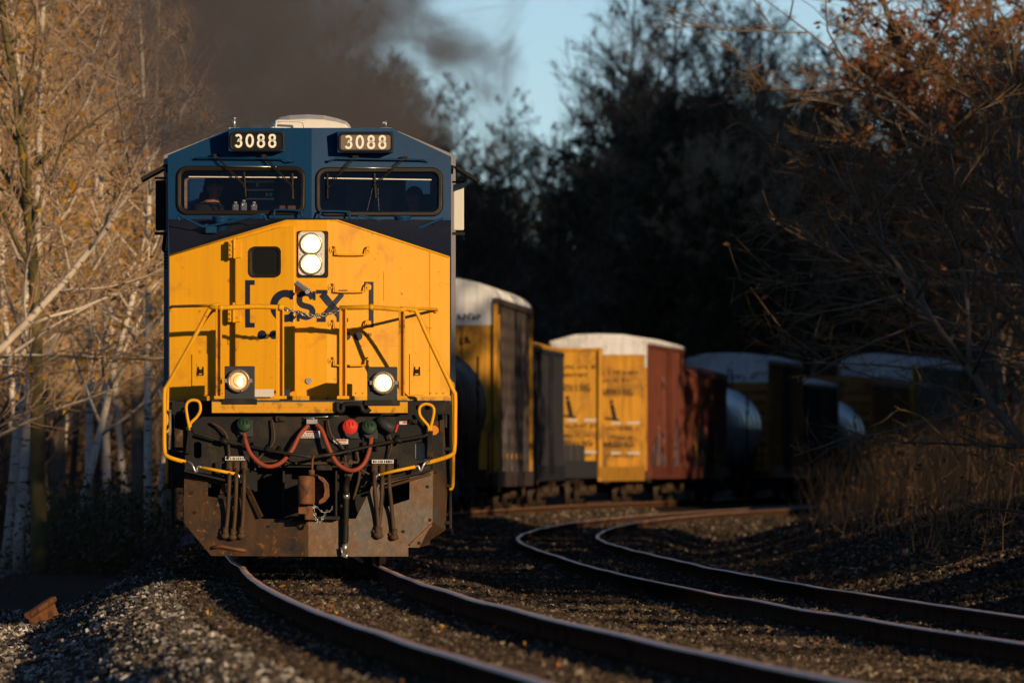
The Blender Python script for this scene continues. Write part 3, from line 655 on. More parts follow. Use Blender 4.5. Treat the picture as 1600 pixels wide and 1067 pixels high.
def cap(px, py, d, r, mt, ribs=True):
    b = MB(); p0, p1 = P(px - 11, py + 18, -.97), P(px + 13, py - 8, -.97); b.box(p0.x, p1.x, -.985, -.95, p0.z, p1.z); b.cyl(P(px, py + 8, -.98), P(px, py + 8, -1.04), .06, n=14)
    s_ = b.build('jumper_socket', M['dgrey'], loco, .004)
    b = MB(); c_ = P(px, py, d); n_ = 22; vs = []
    b.lathe(c_, (0, -1, .35 if ribs else .05), [(0, r * .9), (.01, r), (.03, r), (.045, r * .9), (.05, 0)], n_)
    for k in (-1, 0, 1): b.bar(c_ + Vector((k * r * .45, -.05, r * .1)), c_ + Vector((k * r * .45, -.05, r * .6)), .014, .012)
    b.build('socket_cap', M[mt], s_); return s_
s_ = cap(547, 667, -1.0, .085, 'red', False); cap(382, 664, -1.03, .082, 'green'); cap(577, 668, -1.03, .082, 'green')
b = MB(); b.tube([P(592, 656, -1.0), P(602, 664, -1.04), P(616, 672, -1.06)], [.06, .055, .05], 12); b.build('cable_plug', M['dgrey'], loco)
b = MB(); b.bar(P(622, 663, -1.08), P(618, 675, -1.08), .03, .02); b.build('valve_handle', M['red'], loco, .004)
for x0, x1, y0, y1 in ((469, 500, 673, 684), (521, 544, 686, 693.5), (624, 642, 658, 663)):
    b = MB(); p0, p1 = P(x0, y1, -.953), P(x1, y0, -.953); b.box(p0.x, p1.x, -.957, -.953, p0.z, p1.z)
    dk = b.build('warning_plate', M['white'], es)
    b = MB(); w = x1 - x0; p0, p1 = P(x0 + w * .3, y0 + 3.2, -.958), P(x0 + w * .9, y0 + .8, -.958); b.box(p0.x, p1.x, -.9595, -.958, p0.z, p1.z); b.build('plate_band', M['red'], dk)
    rng = random.Random(x0); b = MB()
    for y in np.arange(y0 + 5, y1 - 1, 2.1):
        x = x0 + 2
        while x < x1 - 4:
            l = rng.uniform(2, 5); p0, p1 = P(x, y + .9, -.958), P(min(x + l, x1 - 1), y, -.958); b.box(p0.x, p1.x, -.9595, -.958, p0.z, p1.z); x += l + 1
    b.build('plate_print', M['navy'], dk)
for x0, y0, hs in ((352, 713, ((358, 733, 352, 838), (369, 733, 364, 840), (381, 732, 377, 838))), (581, 718, ((585, 737, 592, 838), (597, 738, 590, 836), (608, 737, 616, 840)))):
    b = MB(); p0, p1 = P(x0, y0 + 6, -1.0), P(x0 + 34, y0, -1.0); b.box(p0.x, p1.x, -1.01, -.95, p0.z, p1.z); lb = b.build('hose_label_strip', M['white'], loco, .003)
    b = MB(); rng = random.Random(x0)
    x = x0 + 2
    while x < x0 + 31:
        p0, p1 = P(x, y0 + 5, -1.011), P(x + rng.uniform(1, 2.2), y0 + 1.2, -1.011); b.box(p0.x, p1.x, -1.013, -1.011, p0.z, p1.z); x += rng.uniform(2.4, 3.6)
    b.build('strip_print', M['gasket'], lb)
    b = MB(); p0, p1 = P(x0 + 2, y0 + 20, -.98), P(x0 + 34, y0 + 7, -.98); b.box(p0.x, p1.x, -1.0, -.95, p0.z, p1.z)
    for a0, b0, a1, b1 in hs: b.cyl(P(a0, b0 - 10, -1.0), P(a0, b0 + 4, -1.06), .04, n=10)
    man = b.build('hose_manifold', M['hose_grey'], loco, .006)
    for a0, b0, a1, b1 in hs:
        b = MB(); mid = ((a0 + a1) / 2 + 1, (b0 + b1) / 2); e = PP(a1, b1, -.05)
        b.tube(smooth_path([P(a0, b0, -1.06), P(a0 + .3, b0 + 20, -1.25), PP(mid[0], mid[1] + 15, -.07), e], 5), [.022] * 16, 8)
        b.cyl(PP(a1 + .6, b1 - 14, -.055), PP(a1, b1, -.05), .032, n=10); b.ell(PP(a1, b1 - 1, -.055), (.05, .03, .035), 0, 8, 5); b.bar(PP(a1 - 7, b1 - 7, -.03), PP(a1, b1 - 3, -.05), .025, .03)
        b.build('brake_hose', M['hose_grey'], loco)
b = MB(); b.tube(smooth_path([P(543, 745, -1.0), P(541, 760, -1.3), PP(541, 780, -.1), PP(540, 830, -.08), PP(539, 850, -.07)], 5), .034, 12); th = b.build('train_hose', M['rubber'], loco)
b = MB(); b.cyl(PP(541, 770, -.11), PP(541, 779, -.1), .038, n=12); b.build('hose_clamp', M['chrome'], th); b = MB(); b.cyl(PP(539.5, 848, -.07), PP(538.5, 862, -.07), .034, n=12); b.tube([PP(538, 862, -.07), PP(535, 868, -.08), PP(541, 870, -.09), PP(543, 864, -.09)], .02, 8); b.tube([PP(535, 868, -.08), PP(533, 855, -.08)], .01, 6); b.build('hose_end', M['chrome'], th)
b = MB(); b.cyl(PP(540.5, 810, -.081), PP(540.3, 820, -.0805), .0355, n=12); b.build('hose_tag', M['orange'], th)
b = MB()   # angle cock and small pipes round the pocket
b.cyl(P(538, 742, -1.0), P(549, 742, -1.0), .06, n=12); b.tube(smooth_path([P(548, 745, -1.0), P(556, 728, -1.0), P(566, 735, -1.05), P(600, 752, -1.0)], 4), .012, 6); b.tube(smooth_path([P(533, 790, -1.1), P(529, 795, -1.2), P(533, 799, -1.2), P(538, 794, -1.2)], 3), .02, 6)
for x, y in ((541, 727), (548, 722), (532, 734)): b.cyl(P(x, y, -.96), P(x, y, -1.05), .03, n=8)
b.build('angle_cock', M['hose_grey'], loco)
# ---- small brackets, conduits and cables on the end sheet
for pts, r_ in (([(402, 722), (440, 720), (470, 724), (560, 722)], .016), ([(425, 655), (428, 690), (405, 715), (398, 735)], .012), ([(512, 655), (518, 680), (536, 700), (540, 722)], .012), ([(330, 660), (352, 676), (358, 706), (356, 716)], .014), ([(600, 668), (612, 690), (606, 716)], .012), ([(300, 742), (330, 752), (372, 762)], .018), ([(672, 740), (640, 750), (600, 762)], .018), ([(440, 770), (452, 790), (470, 800)], .014), ([(556, 700), (562, 740), (552, 780)], .016)):
    b = MB(); b.tube(smooth_path([P(x, y, -1.0 - .03 * (i % 2)) for i, (x, y) in enumerate(pts)], 4), r_, 6); b.build('conduit', M['hose_grey'], loco)
for x0, y0, x1, y1 in ((395, 690, 404, 730), (566, 690, 574, 730), (336, 722, 346, 745), (620, 716, 630, 738), (318, 752, 330, 762), (430, 650, 446, 658), (506, 700, 516, 716), (444, 712, 452, 728), (640, 655, 652, 662), (586, 690, 592, 704)):
    b = MB(); p0, p1 = P(x0, y1, -.95), P(x1, y0, -.95); b.box(p0.x, p1.x, -1.01, -.94, p0.z, p1.z); b.cyl(P((x0 + x1) / 2, (y0 + y1) / 2, -1.0), P((x0 + x1) / 2, (y0 + y1) / 2, -1.03), .02, n=8); b.build('sheet_bracket', M['black'], es, .008)
# ---- uncoupling rods and yellow loops
b = MB(); b.tube([P(297, 668, -1.05), P(304, 677, -1.05), P(345, 688, -1.06), P(362, 691, -1.06), P(415, 703, -1.06), P(486, 714, -1.3)], .017, 8); b.tube([P(490, 714, -1.3), P(530, 708, -1.08), P(600, 692, -1.06), P(664, 681, -1.06), P(672, 676, -1.05)], .02, 8)
for x, y in ((350, 689), (420, 703), (437, 706), (543, 705), (622, 688)): b.cyl(P(x - 6, y - 1.4, -1.06), P(x + 6, y + 1.4, -1.06), .032, n=8); b.bar(P(x, y, -1.05), P(x, y - 8, -.95), .03, .03)
b.build('uncoupling_rod', M['black'], loco)
for pts in ([(297, 670), (296, 668), (291, 640), (293, 629), (301, 625), (311, 628), (313, 641), (307, 652), (298, 661), (297, 670)], [(670, 672), (669, 665), (658, 652), (655, 643), (657, 635), (666, 631), (676, 635), (678, 645), (673, 668), (673, 673)]):
    b = MB(); b.tube(smooth_path([P(*p, -1.05) for p in pts], 4), .017, 8); b.build('lever_loop', M['yellow'], loco)
for p0, p1, p2 in (((298, 671), (294, 706), (297, 709)), ((673, 673), (671, 712), (669, 715))):
    b = MB(); b.bar(P(*p0, -1.05), P(*p1, -1.03), .05, .02, up=(0, 1, 0)); b.box(P(p1[0] - 4, 0, -1).x, P(p1[0] + 5, 0, -1).x, -1.03, -.95, P(0, p1[1] + 2, -1).z, P(0, p1[1] - 8, -1).z); b.build('lever_stem', M['black'], loco)
b = MB(); vs = [(677 + 9 * math.cos(R(22.5 + 45 * k)), 672 + 8 * math.sin(R(22.5 + 45 * k))) for k in range(8)]; b.loft([P(*p, -.965) for p in vs], [P(*p, -.95) for p in vs], 0, True); b.build('octagon_tag', M['orange'], loco)
for pts in ([(314, 730), (340, 735), (367, 740)], [(649, 729), (620, 735), (594, 741)]):
    b = MB(); b.tube([P(*p, -1.16) for p in pts], .018, 8); r_ = b.build('brake_rod', M['yellow'], loco)
    s_ = 1 if pts[0][0] > 500 else -1
    b = MB(); b.tube(smooth_path([P(*pts[2], -1.16), P(pts[2][0] - s_ * 6, pts[2][1] + 3, -1.16), P(pts[2][0] - s_ * 8, pts[2][1] + 10, -1.16)], 3), .018, 8); b.build('rod_hook', M['chrome'], r_); b = MB(); b.tube(smooth_path([P(*pts[0], -1.16), P(pts[0][0] + s_ * 5, pts[0][1] - 1, -1.16), P(pts[0][0] + s_ * 8, pts[0][1] + 8, -1.16), P(pts[0][0] + s_ * 14, pts[0][1] - 5, -1.16), P(pts[0][0] + s_ * 22, pts[0][1] - 9, -1.1)], 3), .014, 6); b.build('rod_end', M['chrome'], r_)
b = MB(); 
for pts in ((( 347, 772), (352, 750)), ((354, 775), (362, 752)), ((362, 790), (374, 752)), ((372, 758), (380, 790))): b.bar(P(*pts[0], -1.18), P(*pts[1], -1.1), .05, .02)
b.bar(P(384, 758, -1.15), P(408, 808, -1.25), .03, .05); b.build('pilot_brace', M['plow'], loco)
b = MB()
for x, y, r_ in ((337, 665, .02), (334, 672, .026), (341, 676, .018), (352, 668, .012), (325, 698, .012), (333, 700, .012), (318, 725, .015), (632, 704, .012), (641, 703, .012), (600, 690, .01)): b = MB(); b.cyl(P(x, y, -.951), P(x, y, -.956), r_, n=8); b.build('sheet_bolt', M['rubber'], es)
# ---- long body behind the cab, trucks
b = MB(); b.box(-.92, .92, 4.3, 20.8, 1.75, 4.35); b.add([(-.92, 4.3, 4.35), (.92, 4.3, 4.35), (.6, 4.3, 4.6), (-.6, 4.3, 4.6), (-.92, 16, 4.35), (.92, 16, 4.35), (.6, 16, 4.6), (-.6, 16, 4.6)], [(0, 1, 2, 3), (4, 5, 6, 7), (0, 3, 7, 4), (1, 2, 6, 5), (2, 3, 7, 6)])
b.prism_y([(-.95, 3.3), (.95, 3.3), (1.5, 3.8), (1.5, 4.55), (-1.5, 4.55), (-1.5, 3.8)], 16, 20.6)
b.build('long_hood', M['blue'], loco, .03)
b = MB(); b.box(-1.5, 1.48, .3, 21.5, 1.5, 1.74); b.box(-1.5, 1.48, 3.4, 4.3, 1.74, 2.0); b.build('frame_deck', M['black'], loco, .01)
b = MB(); b.box(-.35, .35, 9.6, 10.6, 4.58, 4.78); b.build('exhaust_stack', M['black'], loco, .02)
b = MB(); b.box(-1.35, 1.35, 8.2, 14.2, .35, 1.5); b.build('fuel_tank', M['black'], loco, .15)
def wheelset(r=.5, name='wheelset', parent=None, gz=0.):
    b = MB()
    for s_ in (-1, 1):
        b.lathe((s_ * .685, 0, r), (s_, 0, 0), [(0, r + .028), (.03, r + .026), (.036, r), (.13, r - .006), (.135, r - .06), (.08, r - .08), (.07, .16), (.14, .14), (.16, .1)], 28)
    b.cyl((-.9, 0, r), (.9, 0, r), .085, n=12)
    return b.build(name, M['steel'], parent)
for d0 in (1.6, 15.6):
    b = MB()
    for s_ in (-1, 1):
        b.box(*sorted((s_ * .98, s_ * 1.14)), d0 - .6, d0 + 4.6, .62, .95)
        for k in range(3): b.box(*sorted((s_ * .96, s_ * 1.2)), d0 + k * 2 - .25, d0 + k * 2 + .25, .3, .75); b.cyl((s_ * 1.08, d0 + k * 2 - .5, .4), (s_ * 1.08, d0 + k * 2 - .5, .8), .1, n=10)
    b.box(-1, 1, d0 + .8, d0 + 1.2, .5, .9); b.box(-1, 1, d0 + 2.8, d0 + 3.2, .5, .9)
    tr = b.build('truck', M['black'], loco, .02)
    for k in range(3):
        w = wheelset(.53, 'wheelset', tr); w.location = (0, d0 + 2 * k, 0)
b = MB(); 
for x in (571, 578, 590): b.tube([P(x, 862, -.6), P(x, 880, -.6), P(x + 3, 884, -.6)], .025, 8)
b.build('sand_pipe', M['black'], loco)

# ---- people and bottles in the cab
def skin_mesh(name, nodes, edges, mt, parent=None, sub=2, root=0):
    me = bpy.data.meshes.new(name); me.from_pydata([n[0] for n in nodes], edges, []); me.materials.append(mt)
    o = bpy.data.objects.new(name, me); link(o, parent)
    sk = o.modifiers.new('skin', 'SKIN'); sk.use_smooth_shade = True
    for i, n in enumerate(nodes):
        r_ = n[1]; me.skin_vertices[0].data[i].radius = (r_, r_) if isinstance(r_, float) else r_
    me.skin_vertices[0].data[root].use_root = True
    sd = o.modifiers.new('sub', 'SUBSURF'); sd.levels = sd.render_levels = sub
    return o
def person(loc, yaw, label, reach, slump=0., capped=False):
    """seated figure; local frame: faces -y, seat at z = 0; reach: where each hand goes (left, right)"""
    e = empty('person', loc, yaw); tag(e, label, 'person')
    N = []; E = []
    def n(p, r_, par=None):
        N.append((Vector(p), r_)); i = len(N) - 1
        if par is not None: E.append((par, i))
        return i
    pel = n((0, 0, .1), .13); sp = n((0, .02, .3), .135, pel); ch = n((0, .0, .48 - slump), .15, sp); ub = n((0, -.0, .56 - slump), .11, ch); nk = n((0, -.03, .66 - slump), .055, ub)
    jaw = n((0, -.065, .735 - slump), .068, nk); hd = n((0, -.05, .80 - slump), .088, jaw); tp_ = n((0, -.035, .86 - slump), .07, hd)
    nose_ = n((0, -.155, .785 - slump), .014, hd); 
    for s_ in (-1, 1): n((s_ * .092, -.04, .785 - slump), .018, hd)
    arms = []
    for s_, tgt in ((-1, reach[0]), (1, reach[1])):
        sh_ = n((s_ * .19, 0, .55 - slump), .068, ub); T = Vector(tgt); S_ = N[sh_][0]
        el = (S_ + T) / 2 + Vector((s_ * .06, .04, -.13)); ei = n(el, .045, sh_); wi = n(T, .03, ei)
        d = (T - el).normalized(); pa = n(T + d * .05, (.038, .022), wi)
        side = d.cross(Vector((0, 0, 1))).normalized()
        for k, (o_, l) in enumerate(((-.032, .07), (-.011, .085), (.011, .08), (.032, .062))):
            f0 = n(T + d * .095 + side * o_, .010, pa); f1 = n(T + d * (.095 + l * .55) + side * o_ * 1.1 + Vector((0, 0, -.012)), .009, f0); n(T + d * (.095 + l * .8) + side * o_ * 1.1 + Vector((0, 0, -.036)), .008, f1)
        t0 = n(T + d * .045 - side * s_ * .045, .012, pa); n(T + d * .085 - side * s_ * .062 + Vector((0, 0, -.01)), .010, t0)
        arms.append((S_, el, T))
    for s_ in (-1, 1):
        hp = n((s_ * .1, -.04, .08), .095, pel); kn = n((s_ * .14, -.46, .09), .065, hp); an = n((s_ * .14, -.5, -.36), .042, kn); n((s_ * .15, -.66, -.42), .036, an)
    body = skin_mesh('body', N, E, M['skin'], e, 2)
    T_ = [((0, 0, .04), .15), ((0, .02, .28), .155), ((0, 0, .47 - slump), .172), ((0, -.005, .575 - slump), .125), ((0, -.02, .63 - slump), .07)]; TE = [(0, 1), (1, 2), (2, 3), (3, 4)]
    for S_, el, T in arms:
        i = len(T_); T_ += [(S_, .085), (el, .062), (el + (T - el) * .85, .046)]; TE += [(3, i), (i, i + 1), (i + 1, i + 2)]
    skin_mesh('shirt', T_, TE, M['shirt'], e, 2)
    L_ = [((0, 0, .06), .155)]; LE = []
    for s_ in (-1, 1):
        i = len(L_); L_ += [((s_ * .1, -.04, .08), .11), ((s_ * .14, -.46, .09), .08), ((s_ * .14, -.5, -.36), .06)]; LE += [(0, i), (i, i + 1), (i + 1, i + 2)]
    skin_mesh('trousers', L_, LE, M['shirt'], e, 2)
    b = MB(); b.ell((0, -.022, .835 - slump), (.098, .108, .095)); b.ell((0, .03, .78 - slump), (.09, .07, .08))
    if capped: b.ell((0, -.12, .865 - slump), (.075, .10, .014))
    b.build('cap' if capped else 'hair', M['hair'], e)
    b = MB()
    for s_ in (-1, 1): b.ell((s_ * .034, -.126, .805 - slump), (.013, .008, .009), 0, 8, 6)
    b.bar((-.025, -.132, .742 - slump), (.025, -.132, .742 - slump), .008, .012); b.build('face', M['hair'], e)
    return e
q = W(P(331, 0, 2.5)); zt = P(331, 292, 2.5).z
person((q.x, q.y, zt - .80), LOCO_RZ + R(38), 'person in dark shirt with brown hair behind the left windscreen, hand on the desk', ((-.22, -.38, .30), (.38, -.62, .36)))
q = W(P(648, 0, 2.7)); zt = P(648, 309, 2.7).z
person((q.x, q.y, zt - .74), LOCO_RZ - R(12), 'person in dark clothing and cap low behind the right windscreen', ((-.22, -.38, .25), (.22, -.38, .25)), .06, True)
for px, dd, lb in ((368, 1.46, 'clear plastic bottle at the left end of the row on the cab desk'), (381, 1.52, 'clear plastic bottle lying back in the middle of the row on the cab desk'), (397, 1.46, 'clear plastic bottle at the right end of the row on the cab desk')):
    p = P(px, 330, 1.6); p = W((p.x, dd, P(283, 330, 1.6).z)); e = empty('plastic_bottle', p, 0); tag(e, lb, 'bottle', 'bottles on the cab desk')
    b = MB(); hh = 1.0 if px != 381 else 1.25
    b.lathe((0, 0, 0), (0, 0, 1), [(0, .028), (.01, .036), (.035 * hh, .034), (.04 * hh, .037), (.06 * hh, .034), (.066 * hh, .036), (.075 * hh, .022), (.085 * hh, .016)], 16); b.build('bottle_body', M['bottle'], e)
    b = MB(); b.lathe((0, 0, .085 * hh), (0, 0, 1), [(0, .019), (.014, .019), (.015, .0)], 12); b.build('bottle_cap', M['white'], e)
# ================================================================== freight cars
M['galv'] = mat('galvanised_sheet', (.30, .30, .30), .5, .3, var=.3, streak=.4, dirt=(.10, .075, .05), dirt_amt=.3)
M['roofwhite'] = mat('weathered_white_roof', (.72, .71, .70), .55, var=.3, streak=.4, dirt=(.28, .25, .23), dirt_amt=.45, dirt_scale=.9)
M['caryellow'] = mat('railcar_yellow', (.60, .28, .025), .55, var=.35, scale=1.2, streak=.6, dirt=(.17, .085, .025), dirt_amt=.42, dirt_scale=1.3, spots=(.12, .06, .025), spot_amt=.35)
M['caryellow_shaded'] = mat('grimy_shaded_yellow_siding', (.34, .14, .03), .6, var=.35, scale=1.2, streak=.5, dirt=(.08, .04, .02), dirt_amt=.35)  # browner copy of the car yellow; the shade is put into the colour
M['carred'] = mat('oxide_red_siding', (.15, .038, .02), .65, var=.35, scale=1., streak=.6, dirt=(.05, .022, .018), dirt_amt=.25, spots=(.26, .15, .11), spot_amt=.2)
M['cardark'] = mat('sooty_grey_siding', (.024, .024, .030), .6, var=.4, streak=.5, dirt=(.02, .018, .018), dirt_amt=.3)
M['tankblack'] = mat('black_tank_steel', (.022, .019, .018), .42, var=.3, streak=.3, dirt=(.06, .045, .035), dirt_amt=.25)
M['tanksilver'] = mat('pale_grey_tank_steel', (.60, .64, .68), .3, .55, var=.2, streak=.3, dirt=(.10, .09, .08), dirt_amt=.2)
M['truck'] = mat('truck_cast_iron', (.055, .032, .02), .7, .1, var=.4, dirt=(.02, .016, .014), dirt_amt=.4)
M['galvpost'] = mat('dull_galvanised_post', (.075, .055, .045), .6, .2, var=.4, streak=.4, dirt=(.05, .035, .028), dirt_amt=.3)
M['lumber'] = mat('stacked_timber_wrap', (.06, .055, .05), .7, var=.4)
M['mark_dark'] = mat('stencil_black', (.02, .015, .012), .6, var=.2)
M['mark_white'] = mat('stencil_white', (.55, .52, .48), .6, var=.3)
M['reflector'] = mat('reflector_strip', (.75, .32, .02), .4, var=.1)
M['graf_a'] = mat('faded_spray_paint_pale', (.30, .26, .27), .6, var=.5, scale=5)
M['graf_b'] = mat('faded_spray_paint_blue', (.06, .09, .13), .6, var=.5, scale=5)
M['graf_c'] = mat('faded_spray_paint_yellow', (.45, .30, .03), .6, var=.4, scale=5)
# galvanised side screens: rows of small holes
def screen_mat():
    m, nt, b, co = base_mat('perforated_side_screen')
    sp = nt.new('ShaderNodeSeparateXYZ'); nt.put(sp.inputs[0], co)
    hx = nt.math('SINE', nt.math('MULTIPLY', sp.outputs[1], 2 * math.pi / .25)); hz = nt.math('SINE', nt.math('MULTIPLY', sp.outputs[2], 2 * math.pi / .38))
    row = nt.math('GREATER_THAN', hz, .15); dots = nt.math('MULTIPLY', row, nt.math('GREATER_THAN', hx, -.6))
    n1 = nt.noise(nt.mapping(co, (1, .5, .3)), 2.2, 6.)
    basec = nt.ramp(n1, [(.3, (.028, .020, .016)), (.55, (.085, .064, .052)), (.75, (.15, .125, .11))])
    nt.put(b.inputs['Base Color'], nt.mix(dots, basec, (.010, .008, .008))); b.inputs['Roughness'].default_value = .55
    return m
M['screen'] = screen_mat()

_ft = MB()
for s_ in (-1, 1):
    _ft.add([(s_ * x, y, z) for x in (.95, 1.12) for y, z in ((-1.15, .42), (-.8, .62), (-.4, .72), (.4, .72), (.8, .62), (1.15, .42), (1.15, .3), (.8, .3), (.35, .28), (-.35, .28), (-.8, .3), (-1.15, .3))],
            [tuple(range(12)), tuple(range(12, 24))] + [(i, (i + 1) % 12, 12 + (i + 1) % 12, 12 + i) for i in range(12)])
    for k in (-1, 1): _ft.cyl((s_ * 1.02, k * .88, .46), (s_ * 1.2, k * .88, .46), .13, n=12)
    for k in (-.12, .0, .12): _ft.cyl((s_ * 1.04, k, .34), (s_ * 1.04, k, .62), .06, n=8)
_ft.box(-1, 1, -.2, .2, .4, .62)
TRUCK = None; WHEEL = None
def add_truck(car, y):
    global TRUCK, WHEEL
    if TRUCK is None:
        t = TRUCK = _ft.build('truck', M['truck'], car)
        w = WHEEL = wheelset(.42, 'wheelset', t); w.location = (0, -.88, 0)
        w2 = w.copy(); col.objects.link(w2); w2.parent = t; w2.location = (0, .88, 0)
        t.location = (0, y, 0); return t
    return inst(TRUCK, car, (0, y, 0))
def car_empty(name, y0, y1, label, cat, group='freight cars of the train'):
    p0 = Vector((track_x(y0), y0, 0)); d = Vector((track_x(y1) - p0.x, y1 - y0, 0))
    e = empty(name, p0, -math.atan2(d.x, d.y)); tag(e, label, cat, group); return e, d.length
def couplers(car, L):
    for y, s_ in ((0, -1), (L, 1)):
        b = MB(); b.box(-.1, .1, *sorted((y + s_ * .6, y - s_ * .6)), .78, 1.0); b.cyl((-.1, y + s_ * .62, .72), (-.1, y + s_ * .62, 1.05), .1, n=10); b.build('coupler', M['truck'], car, .02)
def ladder(car, x, y0, y1, z0, z1, mt, n=7, w=.02):
    b = MB()
    for k in range(n): z = z0 + (z1 - z0) * k / (n - 1); b.tube([(x, y0, z), (x, y1, z)], w, 5)
    b.bar((x, y0, z0), (x, y0, z1), .04, .04, up=(0, 1, 0)); b.bar((x, y1, z0), (x, y1, z1), .04, .04, up=(0, 1, 0)); b.build('ladder', mt, car)
def endladder(car, x0, x1, y, z0, z1, mt, n=7):
    b = MB()
    for k in range(n): z = z0 + (z1 - z0) * k / (n - 1); b.tube([(x0, y, z), (x1, y, z)], .018, 5)
    b.build('end_ladder', mt, car)
def prints(car, rows, fy, mt, seed, name='stencil_text'):
    """unreadable stencilled lines: short irregular dabs; rows of (x0, x1, z, height)"""
    rng = random.Random(seed); b = MB()
    for x0, x1, z, h in rows:
        x = x0
        while x < x1:
            w = rng.uniform(.5, 1.1) * h * .75
            b.bar((x, fy, z), (x + w * .2, fy, z + h * rng.uniform(.7, 1)), h * .17, .004, up=(0, 1, 0))
            b.bar((x, fy, z + h * rng.choice((0, .45, .9))), (x + w * .8, fy, z + h * rng.choice((0, .45, .9))), .004, h * .16, up=(0, 0, 1))
            x += w * 1.15 + (h * .6 if rng.random() < .2 else 0)
    return b.build(name, mt, car)
def graffiti(car, x, y0, y1, z0, z1, seed, mats=('graf_a', 'graf_b')):
    rng = random.Random(seed)
    for mt in mats:
        b = MB()
        for _ in range(16):
            y = rng.uniform(y0, y1); z = rng.uniform(z0, z1); pts = [(y, z)]
            for _ in range(5): pts.append((pts[-1][0] + rng.uniform(-.5, .5), max(z0, pts[-1][1] + rng.uniform(-.5, .5))))
            p3 = smooth_path([(p[0], p[1], 0) for p in pts], 4); vs, fs = ribbon([(p.x, p.y) for p in p3], rng.uniform(.05, .2)); b.add([(x + rng.uniform(.004, .008), v.x, v.y) for v in vs], fs)
        b.build('graffiti', M[mt], car)

def boxcar(name, y0, y1, H, body, label, ribs=9, endmat=None, endtop=None, roof='roofwhite', door=None, graf=None, w=1.5, z0=1.0):
    car, L = car_empty(name, y0, y1, label, 'boxcar'); e = H - .28
    b = MB(); b.prism_y([(-w, z0), (w, z0), (w, e), (-w, e)], .2, L - .2)
    for s_ in (-1, 1):
        n = ribs * 2
        for k in range(n + 1):
            y = .35 + (L - .7) * k / n
            if abs(y - L / 2) < 1.6: continue
            b.box(*sorted((s_ * w, s_ * (w + .06))), y - .06, y + .06, z0, e - .05)
        b.box(*sorted((s_ * w, s_ * (w + .09))), .2, L - .2, z0 - .25, z0 + .15); b.box(*sorted((s_ * w, s_ * (w + .075))), .2, L - .2, e - .12, e)
    b.build('body', M[body], car)
    b = MB(); b.prism_y([(-w - .05, e), (w + .05, e), (w + .05, e + .08), (w * .5, H - .02), (0, H), (-w * .5, H - .02), (-w - .05, e + .08)], .12, L - .12)
    for k in range(int(L / 1.2)): b.prism_y([(-w - .03, e + .1), (w + .03, e + .1), (w * .5, H + .02), (0, H + .04), (-w * .5, H + .02)], .4 + k * 1.2, .48 + k * 1.2)
    b.build('roof', M[roof], car)
    for s_ in (-1, 1):
        b = MB()
        b.box(*sorted((s_ * (w + .02), s_ * (w + .10))), L / 2 - 1.5, L / 2 + 1.5, z0 + .05, e - .15)
        for k in range(5): b.box(*sorted((s_ * (w + .10), s_ * (w + .13))), L / 2 - 1.4, L / 2 + 1.4, z0 + .4 + k * (e - z0 - .8) / 4, z0 + .46 + k * (e - z0 - .8) / 4)
        for k in (-1, 1): b.cyl((s_ * (w + .14), L / 2 + k * .8, z0 - .1), (s_ * (w + .14), L / 2 + k * .8, e - .1), .03, n=6)
        b.build('sliding_door', M[door or body], car)
    for y, q in ((0.2, -1), (L - .2, 1)):
        b = MB(); ztop = e - (.75 if endtop else 0)
        b.box(-w, w, *sorted((y, y + q * .05)), z0, ztop)
        for k in range(8): z = z0 + .25 + k * (ztop - z0 - .4) / 7.5; b.tube([(-w + .1, y + q * .05, z), (w - .1, y + q * .05, z)], .07, 6)
        b.build('end_wall', M[endmat or body], car)
        if endtop:
            b = MB(); b.prism_y([(-w, ztop), (w, ztop), (w, e + .08), (w * .5, H - .03), (-w * .5, H - .03), (-w, e + .08)], *sorted((y, y + q * .07))); b.build('end_top_panel', M[endtop], car)
            if q < 0: prints(car, [(.15, 1.1, ztop + .12, .2)], y - .08, M['mark_dark'], int(y0))
    ladder(car, w + .1, .35, .8, z0 - .2, e - .3, M[body]); endladder(car, .95, 1.45, .05, z0 - .2, e - .4, M[body])
    b = MB(); b.box(-.3, .3, .3, L - .3, .6, z0); b.box(-w, w, .2, .5, z0 - .25, z0); b.box(-w, w, L - .5, L - .2, z0 - .25, z0); b.build('underframe', M['truck'], car)
    if graf: graffiti(car, w + .065, *graf)
    add_truck(car, 2.0); add_truck(car, L - 2.0); couplers(car, L); return car, L
